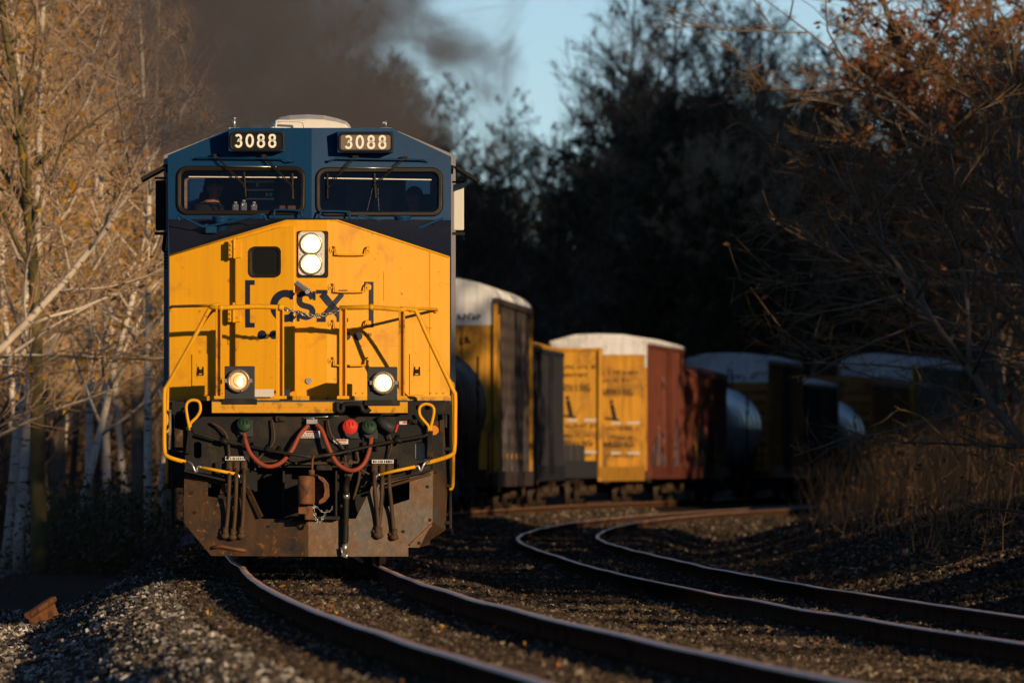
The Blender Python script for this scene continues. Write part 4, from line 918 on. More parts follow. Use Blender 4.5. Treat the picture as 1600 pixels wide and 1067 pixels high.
def tankcar(y0, y1, H, mt, label):
    car, L = car_empty('tank_car', y0, y1, label, 'tank car'); r = 1.45; zc = H - r
    b = MB(); prof = [(.5 + .55 * (1 - math.cos(R(90 * k / 8))), r * math.sin(R(90 * k / 8))) for k in range(9)]; prof += [(L - t, q) for t, q in prof[::-1]]
    b.lathe((0, 0, zc), (0, 1, 0), prof, 40)
    for k in range(1, 7): y = .9 + (L - 1.8) * k / 7; b.lathe((0, 0, zc), (0, 1, 0), [(y - .09, r + .002), (y - .07, r + .03), (y + .07, r + .03), (y + .09, r + .002)], 40)
    b.build('tank', M[mt], car)
    b = MB(); b.cyl((0, L / 2, H - .05), (0, L / 2, H + .3), .4, n=18); b.cyl((0, L / 2, H + .3), (0, L / 2, H + .36), .46, n=18); b.box(-.9, .9, L / 2 - 1.1, L / 2 + 1.1, H - .02, H + .04)
    for a_ in (-.9, .9):
        b.tube([(a_, L / 2 - 1.1, H), (a_, L / 2 - 1.1, H + .6), (a_, L / 2 + 1.1, H + .6), (a_, L / 2 + 1.1, H)], .025, 6)
    b.build('manway', M['truck'], car)
    ladder(car, r + .06, L / 2 - .22, L / 2 + .22, .8, H - .3, M['truck'], 8)
    b = MB()
    for y in (.8, L - .8): b.box(-1.45, 1.45, y - .9, y + .9, .85, 1.05); b.prism_y([(-1.2, 1.05), (1.2, 1.05), (1.35, zc - .3), (-1.35, zc - .3)], y + (.2 if y < 3 else -.6), y + (.6 if y < 3 else -.2))
    b.box(-.3, .3, 0.1, L - .1, .7, 1.0)
    for s_ in (-1, 1): b.tube([(s_ * 1.5, .2, 1.9), (s_ * 1.5, 1.6, 1.9), (s_ * 1.5, 1.6, 1.0)], .025, 6); b.tube([(s_ * 1.5, L - .2, 1.9), (s_ * 1.5, L - 1.6, 1.9), (s_ * 1.5, L - 1.6, 1.0)], .025, 6)
    b.build('underframe', M['truck'], car)
    add_truck(car, 1.9); add_truck(car, L - 1.9); couplers(car, L); return car
def autorack(y0, y1, H, label, body='screen', post='caryellow'):
    side = 'galvpost'
    car, L = car_empty('autorack_car', y0, y1, label, 'autorack'); w = 1.52; e = H - .62
    b = MB(); b.box(-w, -w + .06, .25, L - .25, .95, e); b.box(w - .06, w, .25, L - .25, .95, e); b.build('side_screen', M[body], car)
    b = MB()
    for s_ in (-1, 1):
        n = 12
        for k in range(n + 1):
            y = .2 + (L - .4) * k / n; 
            if k not in (0, n): b.box(*sorted((s_ * w, s_ * (w + .03))), y - .05, y + .05, .8, e + .02)
        b.box(*sorted((s_ * w, s_ * (w + .08))), 0, L, e - .02, e + .12); b.box(*sorted((s_ * w, s_ * (w + .09))), 0, L, .62, 1.0)
    b.build('side_post', M[side], car)
    b = MB()
    for s_ in (-1, 1):
        for y in (.2, L - .2): b.box(*sorted((s_ * (w - .02), s_ * (w + .075))), y - .17, y + .17, .75, e - .03)
    b.build('corner_post', M[post], car)
    prof = [(-w - .04, e)] + [((w + .04) * math.sin(R(a)), e + .12 + (H - e - .12) * math.cos(R(a))) for a in (-85, -65, -45, -25, -8, 8, 25, 45, 65, 85)] + [(w + .04, e)]
    b = MB(); b.prism_y(prof, .1, L - .1)
    for k in range(int(L / 1.5)): b.prism_y([(x * 1.01, z + .025) for x, z in prof], .5 + k * 1.5, .58 + k * 1.5)
    b.build('roof', M['roofwhite'], car)
    for y, q in ((.22, -1), (L - .22, 1)):
        b = MB(); b.box(-w + .05, w - .05, *sorted((y, y + q * .08)), .95, e - .55)
        for x in (-.75, 0, .75): b.box(x - .03, x + .03, *sorted((y + q * .08, y + q * .12)), .95, e - .55)
        b.build('end_door', M['caryellow'], car, .02)
        b = MB(); b.prism_y([(-w + .02, e - .55), (w - .02, e - .55)] + prof[1:-1][::-1], *sorted((y, y + q * .1))); b.build('end_top_panel', M['roofwhite'], car)
        if q < 0: prints(car, [(.1, 1.2, e - .42, .16), (.3, .9, e - 1.0, .2)], y - .13, M['mark_dark'], int(y0))
    ladder(car, w + .1, .4, .9, .5, e - .3, M[post]); b = MB(); b.box(-w, w, .2, L - .2, .62, .95); b.build('underframe', M['truck'], car)
    b = MB()
    for k in (3, 6, 9, 12, 15, 18): b.box(w + .09, w + .1, k, k + .18, 1.32, 1.44)
    b.build('reflector', M['reflector'], car)
    graffiti(car, w + .005, 1.5, L - 2, 1.0, 2.3, int(y0), ('graf_a', 'graf_b'))
    add_truck(car, 2.2); add_truck(car, L - 2.2); couplers(car, L); return car
def flatcar(y0, y1, label):
    car, L = car_empty('flat_car', y0, y1, label, 'flatcar'); b = MB(); b.box(-1.45, 1.45, .1, L - .1, .95, 1.15); b.box(-.4, .4, .4, L - .4, .55, .95)
    for k in range(14):
        y = .6 + k * (L - 1.2) / 13
        for s_ in (-1, 1): b.box(*sorted((s_ * 1.45, s_ * 1.52)), y - .05, y + .05, .8, 1.3)
    b.build('deck', M['cardark'], car)
    b = MB()
    for k in range(4): b.box(-1.2, 1.2, 1.5 + k * 4.3, 5.2 + k * 4.3, 1.16, 1.75)
    b.build('load_rack', M['lumber'], car, .03); add_truck(car, 1.9); add_truck(car, L - 1.9); couplers(car, L)
def centerbeam(y0, y1, H, label):
    car, L = car_empty('centre_beam_car', y0, y1, label, 'lumber flatcar'); w = 1.53
    b = MB(); b.box(-1.45, 1.45, .1, L - .1, .95, 1.12); b.box(-w, -w + .12, .1, L - .1, .7, 1.12); b.box(w - .12, w, .1, L - .1, .7, 1.12); b.build('deck', M['caryellow'], car)
    b = MB(); b.box(-.3, .3, 1., L - 1., H - .35, H - .1)
    for k in range(11): y = 1. + (L - 2) * k / 10; b.box(-.12, .12, y - .1, y + .1, 1.1, H - .3)
    for k in range(10): y = 1. + (L - 2) * k / 10; b.bar((0, y, 1.3), (0, y + (L - 2) / 10, H - .5), .1, .1)
    b.build('centre_beam', M['caryellow'], car)
    for y, q in ((.2, -1), (L - .2, 1)):
        b = MB(); b.box(-w, w, *sorted((y, y - q * .3)), 1.12, H)
        for x in (-w, w - .12): b.box(x, x + .12, *sorted((y, y + q * .1)), .8, H)
        b.box(-w + .12, w - .12, *sorted((y, y + q * .06)), H - .1, H)
        bk_ = b.build('bulkhead', M['caryellow'], car, .02)
        # stencilled notices on the face toward the locomotive of both bulkheads
        fy = (y - .012) if q < 0 else (y - .3 - .012)
        b = MB(); fn = lambda x, z: (x, fy, -z)
        write(b, 'WARNING', .0, -(H - 1.28), .13, .2, .175, .036, fn)
        write(b, 'WARNING', .05, -1.75, .13, .15, .175, .03, fn)
        b.build('warning_text', M['mark_dark'], bk_)
        b = MB(); b.bar((.62, fy, H - 2.0), (.52, fy, H - 1.55), .12, .004, up=(0, 1, 0)); b.bar((.3, fy, H - 1.98), (.75, fy, H - 2.04), .004, .07); b.ell((.51, fy, H - 1.47), (.06, .004, .06), 0, 8, 5); b.build('pictogram', M['mark_dark'], bk_)
        prints(bk_, [(-.2, 1.3, H - .62, .13), (-.1, 1.1, H - .86, .13), (-.2, 1.35, H - 2.35, .13), (-.1, 1.2, H - 2.65, .13), (.1, 1.2, H - 2.9, .13), (.0, 1.2, 1.42, .12)], fy, M['mark_dark'], int(y0 + y))
        b = MB()
        for z in (H - 2.16, H - 3.1): 
            for x0, x1 in ((-.1, .18), (.5, .8), (1.0, 1.4)): b.box(x0, x1, fy - .002, fy + .002, z, z + .07)
        b.build('reflective_tape', M['mark_white'], bk_)
    add_truck(car, 2.0); add_truck(car, L - 2.0); couplers(car, L)

for y0, y1, lab in ((174.5, 196, 'added low flatcar coupled directly behind the locomotive'), (197.5, 219, 'added low flatcar second behind the locomotive'), (220.5, 243, 'added low flatcar third behind the locomotive'), (244.5, 267, 'added low flatcar fourth behind the locomotive'), (268.5, 291, 'added low flatcar fifth behind the locomotive'), (292.5, 314, 'added low flatcar touching the front of the black tank car')):
    flatcar(y0, y1, lab)  # hidden cars, made low so that sunlight reaches the left wood
tankcar(315.5, 335.5, 4.0, 'tankblack', 'black tank car showing its round end just right of the locomotive')
autorack(337.5, 361.5, 5.75, 'tall autorack with white arched roof and yellow end beside the black tank car')
boxcar('boxcar', 363, 382, 4.55, 'cardark', 'sooty grey boxcar between the autorack and the yellow bulkheads', roof='caryellow')
flatcar(383.5, 403.5, 'low dark flatcar in front of the nearer yellow bulkhead')
centerbeam(405, 429.5, 4.62, 'yellow lumber flatcar with two sunlit stencilled bulkheads')
boxcar('boxcar', 431, 451.5, 5.25, 'carred', 'tall rust red boxcar with a white topped end behind the yellow bulkheads', endmat='caryellow', endtop='roofwhite', graf=(1.5, 16, 1.1, 2.6, 11))
boxcar('boxcar', 453, 473.5, 4.5, 'carred', 'shorter rust red boxcar just ahead of the first silver tank car', roof='carred', graf=(3, 18, 1.1, 2.3, 12, ('graf_b', 'graf_c')))
tankcar(475, 494, 3.95, 'tanksilver', 'larger silver tank car between the red boxcar and the tall yellow boxcar')
boxcar('boxcar', 495.5, 513, 5.2, 'caryellow_shaded', 'tall yellow boxcar with white top and dark doors, beyond the larger silver tank car', endtop='roofwhite', door='cardark')
boxcar('boxcar', 514.5, 531, 4.5, 'cardark', 'dark slate boxcar between the two yellow boxcars far down the train')
tankcar(532.5, 546, 3.8, 'tanksilver', 'smaller farther silver tank car near the right bank')
boxcar('boxcar', 547.5, 566, 4.75, 'caryellow_shaded', 'dim yellow boxcar far down the train by the roadside brush', roof='caryellow_shaded')
autorack(567.5, 592, 5.8, 'pale roofed autorack at the far end, behind bare branches')

# ================================================================== tracks
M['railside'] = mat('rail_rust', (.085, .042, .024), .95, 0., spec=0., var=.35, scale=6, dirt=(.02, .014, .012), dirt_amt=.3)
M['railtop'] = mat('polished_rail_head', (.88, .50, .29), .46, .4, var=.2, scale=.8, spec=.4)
M['tie'] = mat('creosoted_tie', (.035, .024, .018), .85, var=.4, scale=8, bump=.3)
def rail_profile():
    h = .0375
    return [(-.076, 0), (.076, 0), (.076, .012), (.015, .03), (.0095, .06), (.0095, .125), (.030, .142), (h, .15), (h - .001, .174), (h - .006, .181), (h - .016, .185), (0, .186), (-h + .016, .185), (-h + .006, .181), (-h + .001, .174), (-h, .15), (-.030, .142), (-.0095, .125), (-.0095, .06), (-.015, .03), (-.076, .012)]
def make_track(tx, z, label, seed, wav):
    off = 0.
    track_x = tx
    e = empty('railway_track', (0, 0, z), 0); tag(e, label, 'railway track', 'curved railway tracks')
    rng = random.Random(seed); prof = rail_profile()
    ys = [30 + i * 1.25 for i in range(int(590 / 1.25))]
    for s_ in (-1, 1):
        b = MB(); vs = []; fs = []; ms = []; n = len(prof)
        for i, y in enumerate(ys):
            dx = (track_x(y + .5) - track_x(y - .5)); nrm = Vector((1, -dx, 0)).normalized()
            c_ = Vector((track_x(y), y, 0)) + nrm * (off + s_ * .755)
            c_ += nrm * wav * (noise.noise(Vector((y * .11, s_ * 3., seed))) * .02) + Vector((0, 0, wav * noise.noise(Vector((y * .13, s_ * 5., seed + 9))) * .022))
            vs += [c_ + nrm * px + Vector((0, 0, pz - .186)) for px, pz in prof]
        for i in range(len(ys) - 1):
            for k in range(n):
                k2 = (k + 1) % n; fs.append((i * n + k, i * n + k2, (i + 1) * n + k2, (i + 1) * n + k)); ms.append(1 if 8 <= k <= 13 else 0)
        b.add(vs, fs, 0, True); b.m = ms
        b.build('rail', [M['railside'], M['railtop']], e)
    tie0 = None; y = 62.; rest = MB(); spk = MB(); i = 0
    while y < 420:
        dx = track_x(y + .5) - track_x(y - .5); nrm = Vector((1, -dx, 0)).normalized(); c_ = Vector((track_x(y), y, 0)) + nrm * off; rz = math.atan2(nrm.y, nrm.x) + rng.gauss(0, .01)
        if y < 130:
            for s_ in (-1, 1):
                q = c_ + nrm * s_ * .755
                for t in (-.11, .11): spk.bar(q + nrm * (t - .1) + Vector((0, 0, -.182)), q + nrm * (t + .1) + Vector((0, 0, -.178)), .18, .018)
                for t in (-.085, .085):
                    for dy in (-.05, .05): spk.bar(q + nrm * t + Vector((0, dy, -.18)), q + nrm * t + Vector((0, dy, -.145)), .022, .022); spk.box(q.x + t - .02, q.x + t + .02, q.y + dy - .018, q.y + dy + .018, -.15, -.135)
        if i < 100:
            if tie0 is None:
                b = MB(); b.box(-1.3, 1.3, -.115, .115, -.37, -.192); tie0 = b.build('tie', M['tie'], e, .01); o = tie0
            else: o = tie0.copy(); col.objects.link(o); o.parent = e
            o.location = c_ + Vector((0, 0, rng.uniform(-.008, .0))); o.rotation_euler = (0, 0, rz)
        else:
            a = Vector((math.cos(rz), math.sin(rz), 0)) * 1.3; rest.bar(c_ - a + Vector((0, 0, -.28)), c_ + a + Vector((0, 0, -.28)), .23, .178)
        i += 1; y += .52 * rng.uniform(.95, 1.05)
    tag(rest.build('far_ties', M['tie'], e), kind='stuff')
    tag(spk.build('spikes_and_plates', M['railside'], e), kind='stuff')
    return e
make_track(track_x, 0., 'curved railway track that carries the locomotive and train', 1, .55)
make_track(track2_x, -.23, 'empty curved railway track to the right of the train', 2, .6)
b = MB(); 
# ---- short cut piece of rail lying on the stones at left
p = at(72, 151, 972); e = empty('rail_offcut', (p.x, p.y, -.66), R(-24)); tag(e, 'short rusty cut piece of rail lying on the dark stones at far left', 'rail piece')
b = MB(); pr_ = [(x * 1.0, z * 1.0) for x, z in rail_profile()]; b.prism_y([(x * 1.3, z * 1.3) for x, z in pr_], -.35, .35); b.build('rail_piece', M['rust'], e); e.rotation_euler = (R(14), R(-12), R(-24))

# ================================================================== ground
rngG = random.Random(5)
def hgt(x, y, fine=True):
    d = x - track_x(y)
    n1 = noise.noise(Vector((x * .11, y * .06, 1.3))); n2 = noise.noise(Vector((x * .9, y * .5, 7.)))
    if d < -1.45: z = -.23 - .50 * sm(-1.45, -3.1, d) if d > -3.1 else -.73
    elif d < 1.45: z = -.205
    elif d < 2.9: z = -.205 - .225 * sm(1.45, 2.6, d)
    elif x - track2_x(y) < 1.45: z = -.435
    else: z = -.435 - .30 * sm(1.45, 2.9, x - track2_x(y))
    if -3.1 < d < -2.1: z += .05 * n2
    if abs(d) > 1.5 and d < 7: z += .03 * n2
    if d < -3.1: z += .06 * n1 + .02 * n2
    if d < -9: z += 1.3 * sm(-9, -18, d) + 7 * sm(-18, -110, d) + .35 * n1 * sm(-9, -14, d)
    if d > 7.0:
        z += (1.0 * sm(7.0, 11.5, d) + 2.6 * sm(9.5, 22, d)) * sm(95, 190, y) + .25 * n1 * sm(7, 11, d) + .06 * n2
        z += 58 * sm(16, 50, d) * sm(395, 460, y) * (1 - sm(700, 800, y))  # unseen hill, raised to shade the far cars and the dark wood
    # wooded rise beyond the curve
    z += 7 * sm(640, 900, y) + 5 * sm(-8, -60, d) * sm(380, 640, y)
    return z
M['ground'] = None
def ground_mat():
    m, nt, b, co = base_mat('leaf_litter_soil')
    n1 = nt.noise(co, .6, 8., .65); n2 = nt.noise(co, 7., 6., .7)
    c1 = nt.ramp(n1, [(.3, (.018, .012, .008)), (.5, (.045, .028, .016)), (.7, (.085, .052, .026))])
    c2 = nt.ramp(n2, [(.35, (.02, .013, .009)), (.6, (.09, .055, .028)), (.75, (.16, .095, .04))])
    nt.put(b.inputs['Base Color'], nt.mix(.5, c1, c2)); b.inputs['Roughness'].default_value = .95; b.inputs['Specular IOR Level'].default_value = .05
    bp = nt.new('ShaderNodeBump'); bp.inputs['Strength'].default_value = .8; bp.inputs['Distance'].default_value = .06; nt.put(bp.inputs['Height'], n2); nt.put(b.inputs['Normal'], bp.outputs[0]); return m
def gravel_mat(name, stops, sc=18.):
    m, nt, b, co = base_mat(name)
    v = nt.new('ShaderNodeTexVoronoi'); nt.put(v.inputs['Vector'], co); v.inputs['Scale'].default_value = sc
    n1 = nt.noise(co, 1.2, 6., .6)
    rc = nt.new('ShaderNodeSeparateColor'); nt.put(rc.inputs[0], v.outputs['Color'])
    cc = nt.ramp(rc.outputs[0], stops); cc = nt.mix(nt.math('MULTIPLY', n1, .8, True), cc, (.03, .02, .014))
    nt.put(b.inputs['Base Color'], cc); b.inputs['Roughness'].default_value = .95; b.inputs['Specular IOR Level'].default_value = .05
    bp = nt.new('ShaderNodeBump'); bp.inputs['Strength'].default_value = 1.; bp.inputs['Distance'].default_value = .04; bp.invert = True
    nt.put(bp.inputs['Height'], v.outputs['Distance']); nt.put(b.inputs['Normal'], bp.outputs[0]); return m
M['ground'] = ground_mat()
M['ballast'] = gravel_mat('ballast_bed_stone', [(0, (.012, .009, .007)), (.5, (.032, .023, .016)), (1, (.07, .05, .035))])
M['road'] = gravel_mat('service_road_gravel', [(0, (.09, .093, .10)), (.5, (.19, .195, .21)), (1, (.30, .30, .33))], 30.)
rows = []; y = -60.
while y < 1500:
    rows.append(y); y += 1.2 if 55 < y < 180 else (4. if y < 400 else (8. if y < 640 else 30.))
def sheet(name, ds, mt, label=None):
    b = MB(); n = len(ds)
    vs = [(track_x(y) + d, y, hgt(track_x(y) + d, y)) for y in rows for d in ds]
    fs = [(i * n + k, i * n + k + 1, (i + 1) * n + k + 1, (i + 1) * n + k) for i in range(len(rows) - 1) for k in range(n - 1)]
    b.add(vs, fs, 0, True); return tag(b.build(name, mt), kind='structure')
f_ = lambda a, b_, n: [a + (b_ - a) * k / n for k in range(n + 1)]
sheet('ground', [-420, -300, -200, -150, -110, -80, -60, -45, -35] + f_(-28, -8.2, 22), M['ground'])
sheet('service_road', f_(-8.2, -4.6, 12), M['road'])
sheet('ballast_bed', f_(-4.6, 7.2, 60), M['ballast'])
sheet('embankment', f_(7.2, 30, 36) + [35, 42, 50, 58, 66, 74, 82, 90, 110, 140, 200, 300, 420], M['ground'])

# ---- loose ballast stones: points carrying instanced stones
def stone_mat(name, stops):
    m, nt, b, co = base_mat(name)
    oi = nt.new('ShaderNodeObjectInfo'); n1 = nt.noise(co, 2., 4.)
    cc = nt.ramp(oi.outputs['Random'], stops); cc = nt.mix(nt.math('MULTIPLY', n1, .6, True), cc, (.03, .02, .014))
    nt.put(b.inputs['Base Color'], cc); b.inputs['Roughness'].default_value = .85; b.inputs['Specular IOR Level'].default_value = .15; return m
M['stone'] = stone_mat('ballast_stone', [(0, (.018, .013, .009)), (.4, (.042, .029, .018)), (.7, (.08, .055, .034)), (.9, (.14, .10, .065)), (1, (.36, .29, .22))])
M['stone_pale'] = stone_mat('pale_shoulder_stone', [(0, (.025, .020, .015)), (.4, (.075, .060, .045)), (.66, (.17, .14, .11)), (.87, (.36, .31, .26)), (1, (.75, .68, .60))])
M['stone_grey'] = stone_mat('blue_grey_road_stone', [(0, (.06, .062, .07)), (.5, (.17, .175, .19)), (1, (.40, .40, .43))])
def stones(name, N, ylo, yhi, dlo, dhi, r, mt, keep=None, seed=0):
    rs = np.random.RandomState(seed); u = rs.rand(N)
    ys = 1. / (1. / ylo + u * (1. / yhi - 1. / ylo))           # denser near the camera
    ds = dlo + rs.rand(N) * (dhi - dlo); pts = []
    for y, d in zip(ys, ds):
        x = track_x(y) + d
        px = 800 + FPX * x / y
        if px < -160 or px > 1760: continue
        if keep and not keep(d, y): continue
        pts.append((x, y, hgt(x, y) + r * .15))
    me = bpy.data.meshes.new(name); me.from_pydata(pts, [], []); o = bpy.data.objects.new(name, me); link(o); me.materials.append(mt)
    ng = bpy.data.node_groups.new(name, 'GeometryNodeTree'); ng.interface.new_socket('Geometry', in_out='INPUT', socket_type='NodeSocketGeometry'); ng.interface.new_socket('Geometry', in_out='OUTPUT', socket_type='NodeSocketGeometry')
    N_ = ng.nodes; L_ = ng.links; gi = N_.new('NodeGroupInput'); go = N_.new('NodeGroupOutput'); iop = N_.new('GeometryNodeInstanceOnPoints'); g2i = N_.new('GeometryNodeGeometryToInstance')
    for k in range(5):
        ico = N_.new('GeometryNodeMeshIcoSphere'); ico.inputs['Radius'].default_value = r; ico.inputs['Subdivisions'].default_value = 2
        sp = N_.new('GeometryNodeSetPosition'); nz = N_.new('ShaderNodeTexNoise'); nz.inputs['Scale'].default_value = .75 / r; nz.inputs['Detail'].default_value = 1.
        pos = N_.new('GeometryNodeInputPosition'); ad = N_.new('ShaderNodeVectorMath'); ad.operation = 'ADD'; ad.inputs[1].default_value = (k * 3.7, k * 1.9, 5.); L_.new(pos.outputs[0], ad.inputs[0]); L_.new(ad.outputs[0], nz.inputs['Vector'])
        sb = N_.new('ShaderNodeVectorMath'); sb.operation = 'SUBTRACT'; sb.inputs[1].default_value = (.5, .5, .5); L_.new(nz.outputs['Color'], sb.inputs[0])
        sc_ = N_.new('ShaderNodeVectorMath'); sc_.operation = 'SCALE'; sc_.inputs['Scale'].default_value = r * 2.6; L_.new(sb.outputs[0], sc_.inputs[0]); L_.new(sc_.outputs[0], sp.inputs['Offset'])
        smn = N_.new('GeometryNodeSetMaterial'); smn.inputs['Material'].default_value = mt; ss = N_.new('GeometryNodeSetShadeSmooth'); ss.inputs['Shade Smooth'].default_value = False
        L_.new(ico.outputs['Mesh'], sp.inputs['Geometry']); L_.new(sp.outputs[0], smn.inputs['Geometry']); L_.new(smn.outputs[0], ss.inputs['Geometry']); L_.new(ss.outputs[0], g2i.inputs[0])
    rv = N_.new('FunctionNodeRandomValue'); rv.data_type = 'FLOAT_VECTOR'; rv.inputs[0].default_value = (0, 0, 0); rv.inputs[1].default_value = (6.28, 6.28, 6.28)
    rsn = N_.new('FunctionNodeRandomValue'); rsn.data_type = 'FLOAT_VECTOR'; rsn.inputs[0].default_value = (.55, .55, .4); rsn.inputs[1].default_value = (1.5, 1.25, .95); rsn.inputs['Seed'].default_value = 3
    iop.inputs['Pick Instance'].default_value = True
    L_.new(gi.outputs[0], iop.inputs['Points']); L_.new(g2i.outputs[0], iop.inputs['Instance']); L_.new(rv.outputs[0], iop.inputs['Rotation']); L_.new(rsn.outputs[0], iop.inputs['Scale']); L_.new(iop.outputs[0], go.inputs[0])
    mod = o.modifiers.new('stones', 'NODES'); mod.node_group = ng
    return tag(o, kind='stuff')
stones('ballast_gravel', 190000, 62, 200, -2.2, 7.1, .037, M['stone'], seed=1, keep=lambda d, y: True)
stones('shoulder_gravel', 110000, 60, 170, -5.2, -1.5, .042, M['stone_pale'], seed=2)
stones('far_ballast_gravel', 70000, 200, 430, -2.2, 9.5, .05, M['stone'], seed=4)
stones('road_gravel', 30000, 110, 230, -9.2, -4.6, .035, M['stone_grey'], seed=5)
stones('slope_gravel', 60000, 90, 260, 6.6, 12.5, .036, M['stone'], seed=3)
# ================================================================== trees
def bark(name, a, b_, marks=None, sc=3.):
    m, nt, b, co = base_mat(name)
    n1 = nt.noise(nt.mapping(co, (1, 1, .35)), sc, 6., .65)
    cc = nt.ramp(n1, [(.32, b_), (.62, a)])
    if marks:
        n2 = nt.noise(nt.mapping(co, (1.4, 1.4, 4.5)), 2.4, 5., .6); cc = nt.mix(nt.math('MULTIPLY', nt.math('SUBTRACT', n2, .56, True), 12., True), cc, marks)
    nt.put(b.inputs['Base Color'], cc); b.inputs['Roughness'].default_value = .85; return m
def leafm(name, stops):
    m, nt, b, co = base_mat(name)
    n1 = nt.noise(co, .55, 3.); n2 = nt.noise(co, 9., 2.)
    cc = nt.ramp(nt.math('ADD', nt.math('MULTIPLY', n1, .6), nt.math('MULTIPLY', n2, .4)), stops)
    nt.put(b.inputs['Base Color'], cc); b.inputs['Roughness'].default_value = .6
    tr = nt.new('ShaderNodeBsdfTranslucent'); nt.put(tr.inputs[0], cc); mx = nt.new('ShaderNodeMixShader'); mx.inputs[0].default_value = .25
    nt.l.new(b.outputs[0], mx.inputs[1]); nt.l.new(tr.outputs[0], mx.inputs[2]); nt.l.new(mx.outputs[0], nt.n['Material Output'].inputs[0]); return m
M['birch'] = bark('birch_bark', (.64, .54, .43), (.36, .28, .21), (.05, .035, .025))
M['bark'] = bark('grey_brown_bark', (.22, .16, .11), (.09, .065, .045))
M['barkdark'] = bark('dark_bark', (.09, .065, .045), (.035, .026, .02))
M['barkolive'] = bark('mossy_bark', (.16, .12, .035), (.08, .06, .02))
M['twig_tan'] = mat('tan_twigs', (.50, .335, .20), .8, var=.4, scale=.8)
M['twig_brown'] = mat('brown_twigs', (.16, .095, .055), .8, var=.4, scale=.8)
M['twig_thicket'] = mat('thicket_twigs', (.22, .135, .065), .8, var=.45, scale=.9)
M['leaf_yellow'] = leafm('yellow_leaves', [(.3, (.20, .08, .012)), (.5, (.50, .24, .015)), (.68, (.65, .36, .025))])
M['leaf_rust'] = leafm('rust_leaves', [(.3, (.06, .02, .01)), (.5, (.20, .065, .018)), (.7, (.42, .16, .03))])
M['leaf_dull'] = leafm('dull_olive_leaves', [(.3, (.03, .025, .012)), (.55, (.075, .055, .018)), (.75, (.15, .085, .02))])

def grow(seed, H, r0, n1=24, n2=8, n3=6, up=.9, lim=.36, first=.28, leaf=0., leafsize=.10, lean=0., wob=.03, twr=.010, droop=0., nfork=0):
    rng = random.Random(seed); tm, cm = MB(), MB()
    def path(p, d, L, n, w, bend):
        out = [p.copy()]; d = d.normalized()
        for i in range(n):
            d = (d + Vector((rng.gauss(0, w), rng.gauss(0, w), rng.gauss(0, w) + bend))).normalized(); out.append(out[-1] + d * (L / n))
        return out
    def pick(pts, t):
        f = t * (len(pts) - 1); i = min(int(f), len(pts) - 2); return pts[i].lerp(pts[i + 1], f - i), (pts[i + 1] - pts[i]).normalized()
    az0 = rng.uniform(0, 6.28)
    trunk = path(Vector((0, 0, -.4)), Vector((lean, rng.gauss(0, .04), 1)), H, 14, wob, .02)
    tr_ = lambda t: r0 * (1 - .9 * t) * (1.25 if t < .03 else 1.)
    tm.tube(trunk, [tr_(i / 14) for i in range(15)], 8)
    stems = [(trunk, 1.)]
    for k in range(nfork):
        p, d = pick(trunk, rng.uniform(.25, .5)); a = rng.uniform(0, 6.28); f = path(p, Vector((math.cos(a) * .45, math.sin(a) * .45, 1)), H * rng.uniform(.45, .6), 10, wob * 1.3, .03)
        tm.tube(f, [r0 * .55 * (1 - .9 * i / 10) for i in range(11)], 6); stems.append((f, .8))
    for st, wgt in stems:
        for k in range(int(n1 * wgt)):
            t = first + (.98 - first) * ((k + rng.random()) / (n1 * wgt)); p, d = pick(st, t)
            a = az0 + k * 2.4 + rng.gauss(0, .4); el = up * rng.uniform(.5, 1.25)
            L = H * lim * (1.08 - t * .75) * rng.uniform(.6, 1.15)
            br = path(p, Vector((math.cos(a), math.sin(a), el)), L, 7, .11, .03 - droop); r1 = max(.012, r0 * .42 * (1.05 - t) * rng.uniform(.7, 1.1))
            tm.tube(br, [r1 * (1 - .85 * i / 7) + .004 for i in range(8)], 5)
            for j in range(n2):
                t2 = rng.uniform(.18, 1.); p2, d2 = pick(br, t2); dv = (d2 + Vector((rng.gauss(0, .6), rng.gauss(0, .6), rng.gauss(.25, .45)))).normalized()
                L2 = L * .42 * (1.15 - t2 * .6) * rng.uniform(.6, 1.2); b2 = path(p2, dv, L2, 4, .13, .03 - droop)
                cm.tube(b2, [max(twr * .8, r1 * .35 * (1 - .7 * i / 4)) for i in range(5)], 4, 0, False)
                for q in range(n3):
                    p3, d3 = pick(b2, rng.uniform(.1, 1.)); dv = (d3 + Vector((rng.gauss(0, .7), rng.gauss(0, .7), rng.gauss(.15, .55)))).normalized()
                    b3 = path(p3, dv, max(.35, L2 * .55) * rng.uniform(.6, 1.2), 2, .16, .02 - droop); cm.tube(b3, [twr, twr * .8, twr * .45], 3, 0, False)
                    nl = leaf * rng.choice((0, .4, 1.2, 2.))
                    for _ in range(int(nl) + (rng.random() < nl % 1)):
                        c_, dd = pick(b3, rng.uniform(.2, 1.)); c_ = c_ + Vector((rng.gauss(0, .06), rng.gauss(0, .06), rng.gauss(-.03, .06)))
                        u = Vector((rng.gauss(0, 1), rng.gauss(0, 1), rng.gauss(0, 1))).normalized(); v = u.orthogonal().normalized(); s_ = leafsize * rng.uniform(.5, 1.2)
                        cm.add([c_ - u * s_, c_ + v * s_ * .5 + u * s_ * .1, c_ + u * s_, c_ - v * s_ * .5 + u * s_ * .1], [(0, 1, 2, 3)], 1)
    return tm, cm
PROTO = {}
def proto(key, trunk_mat, twig, leafmat, **kw):
    tm, cm = grow(**kw); t = tm.build(key + '_trunk', [trunk_mat]); c = cm.build(key + '_crown', [twig, leafmat])
    PROTO[key] = (t.data, c.data)
    bpy.data.objects.remove(t); bpy.data.objects.remove(c)
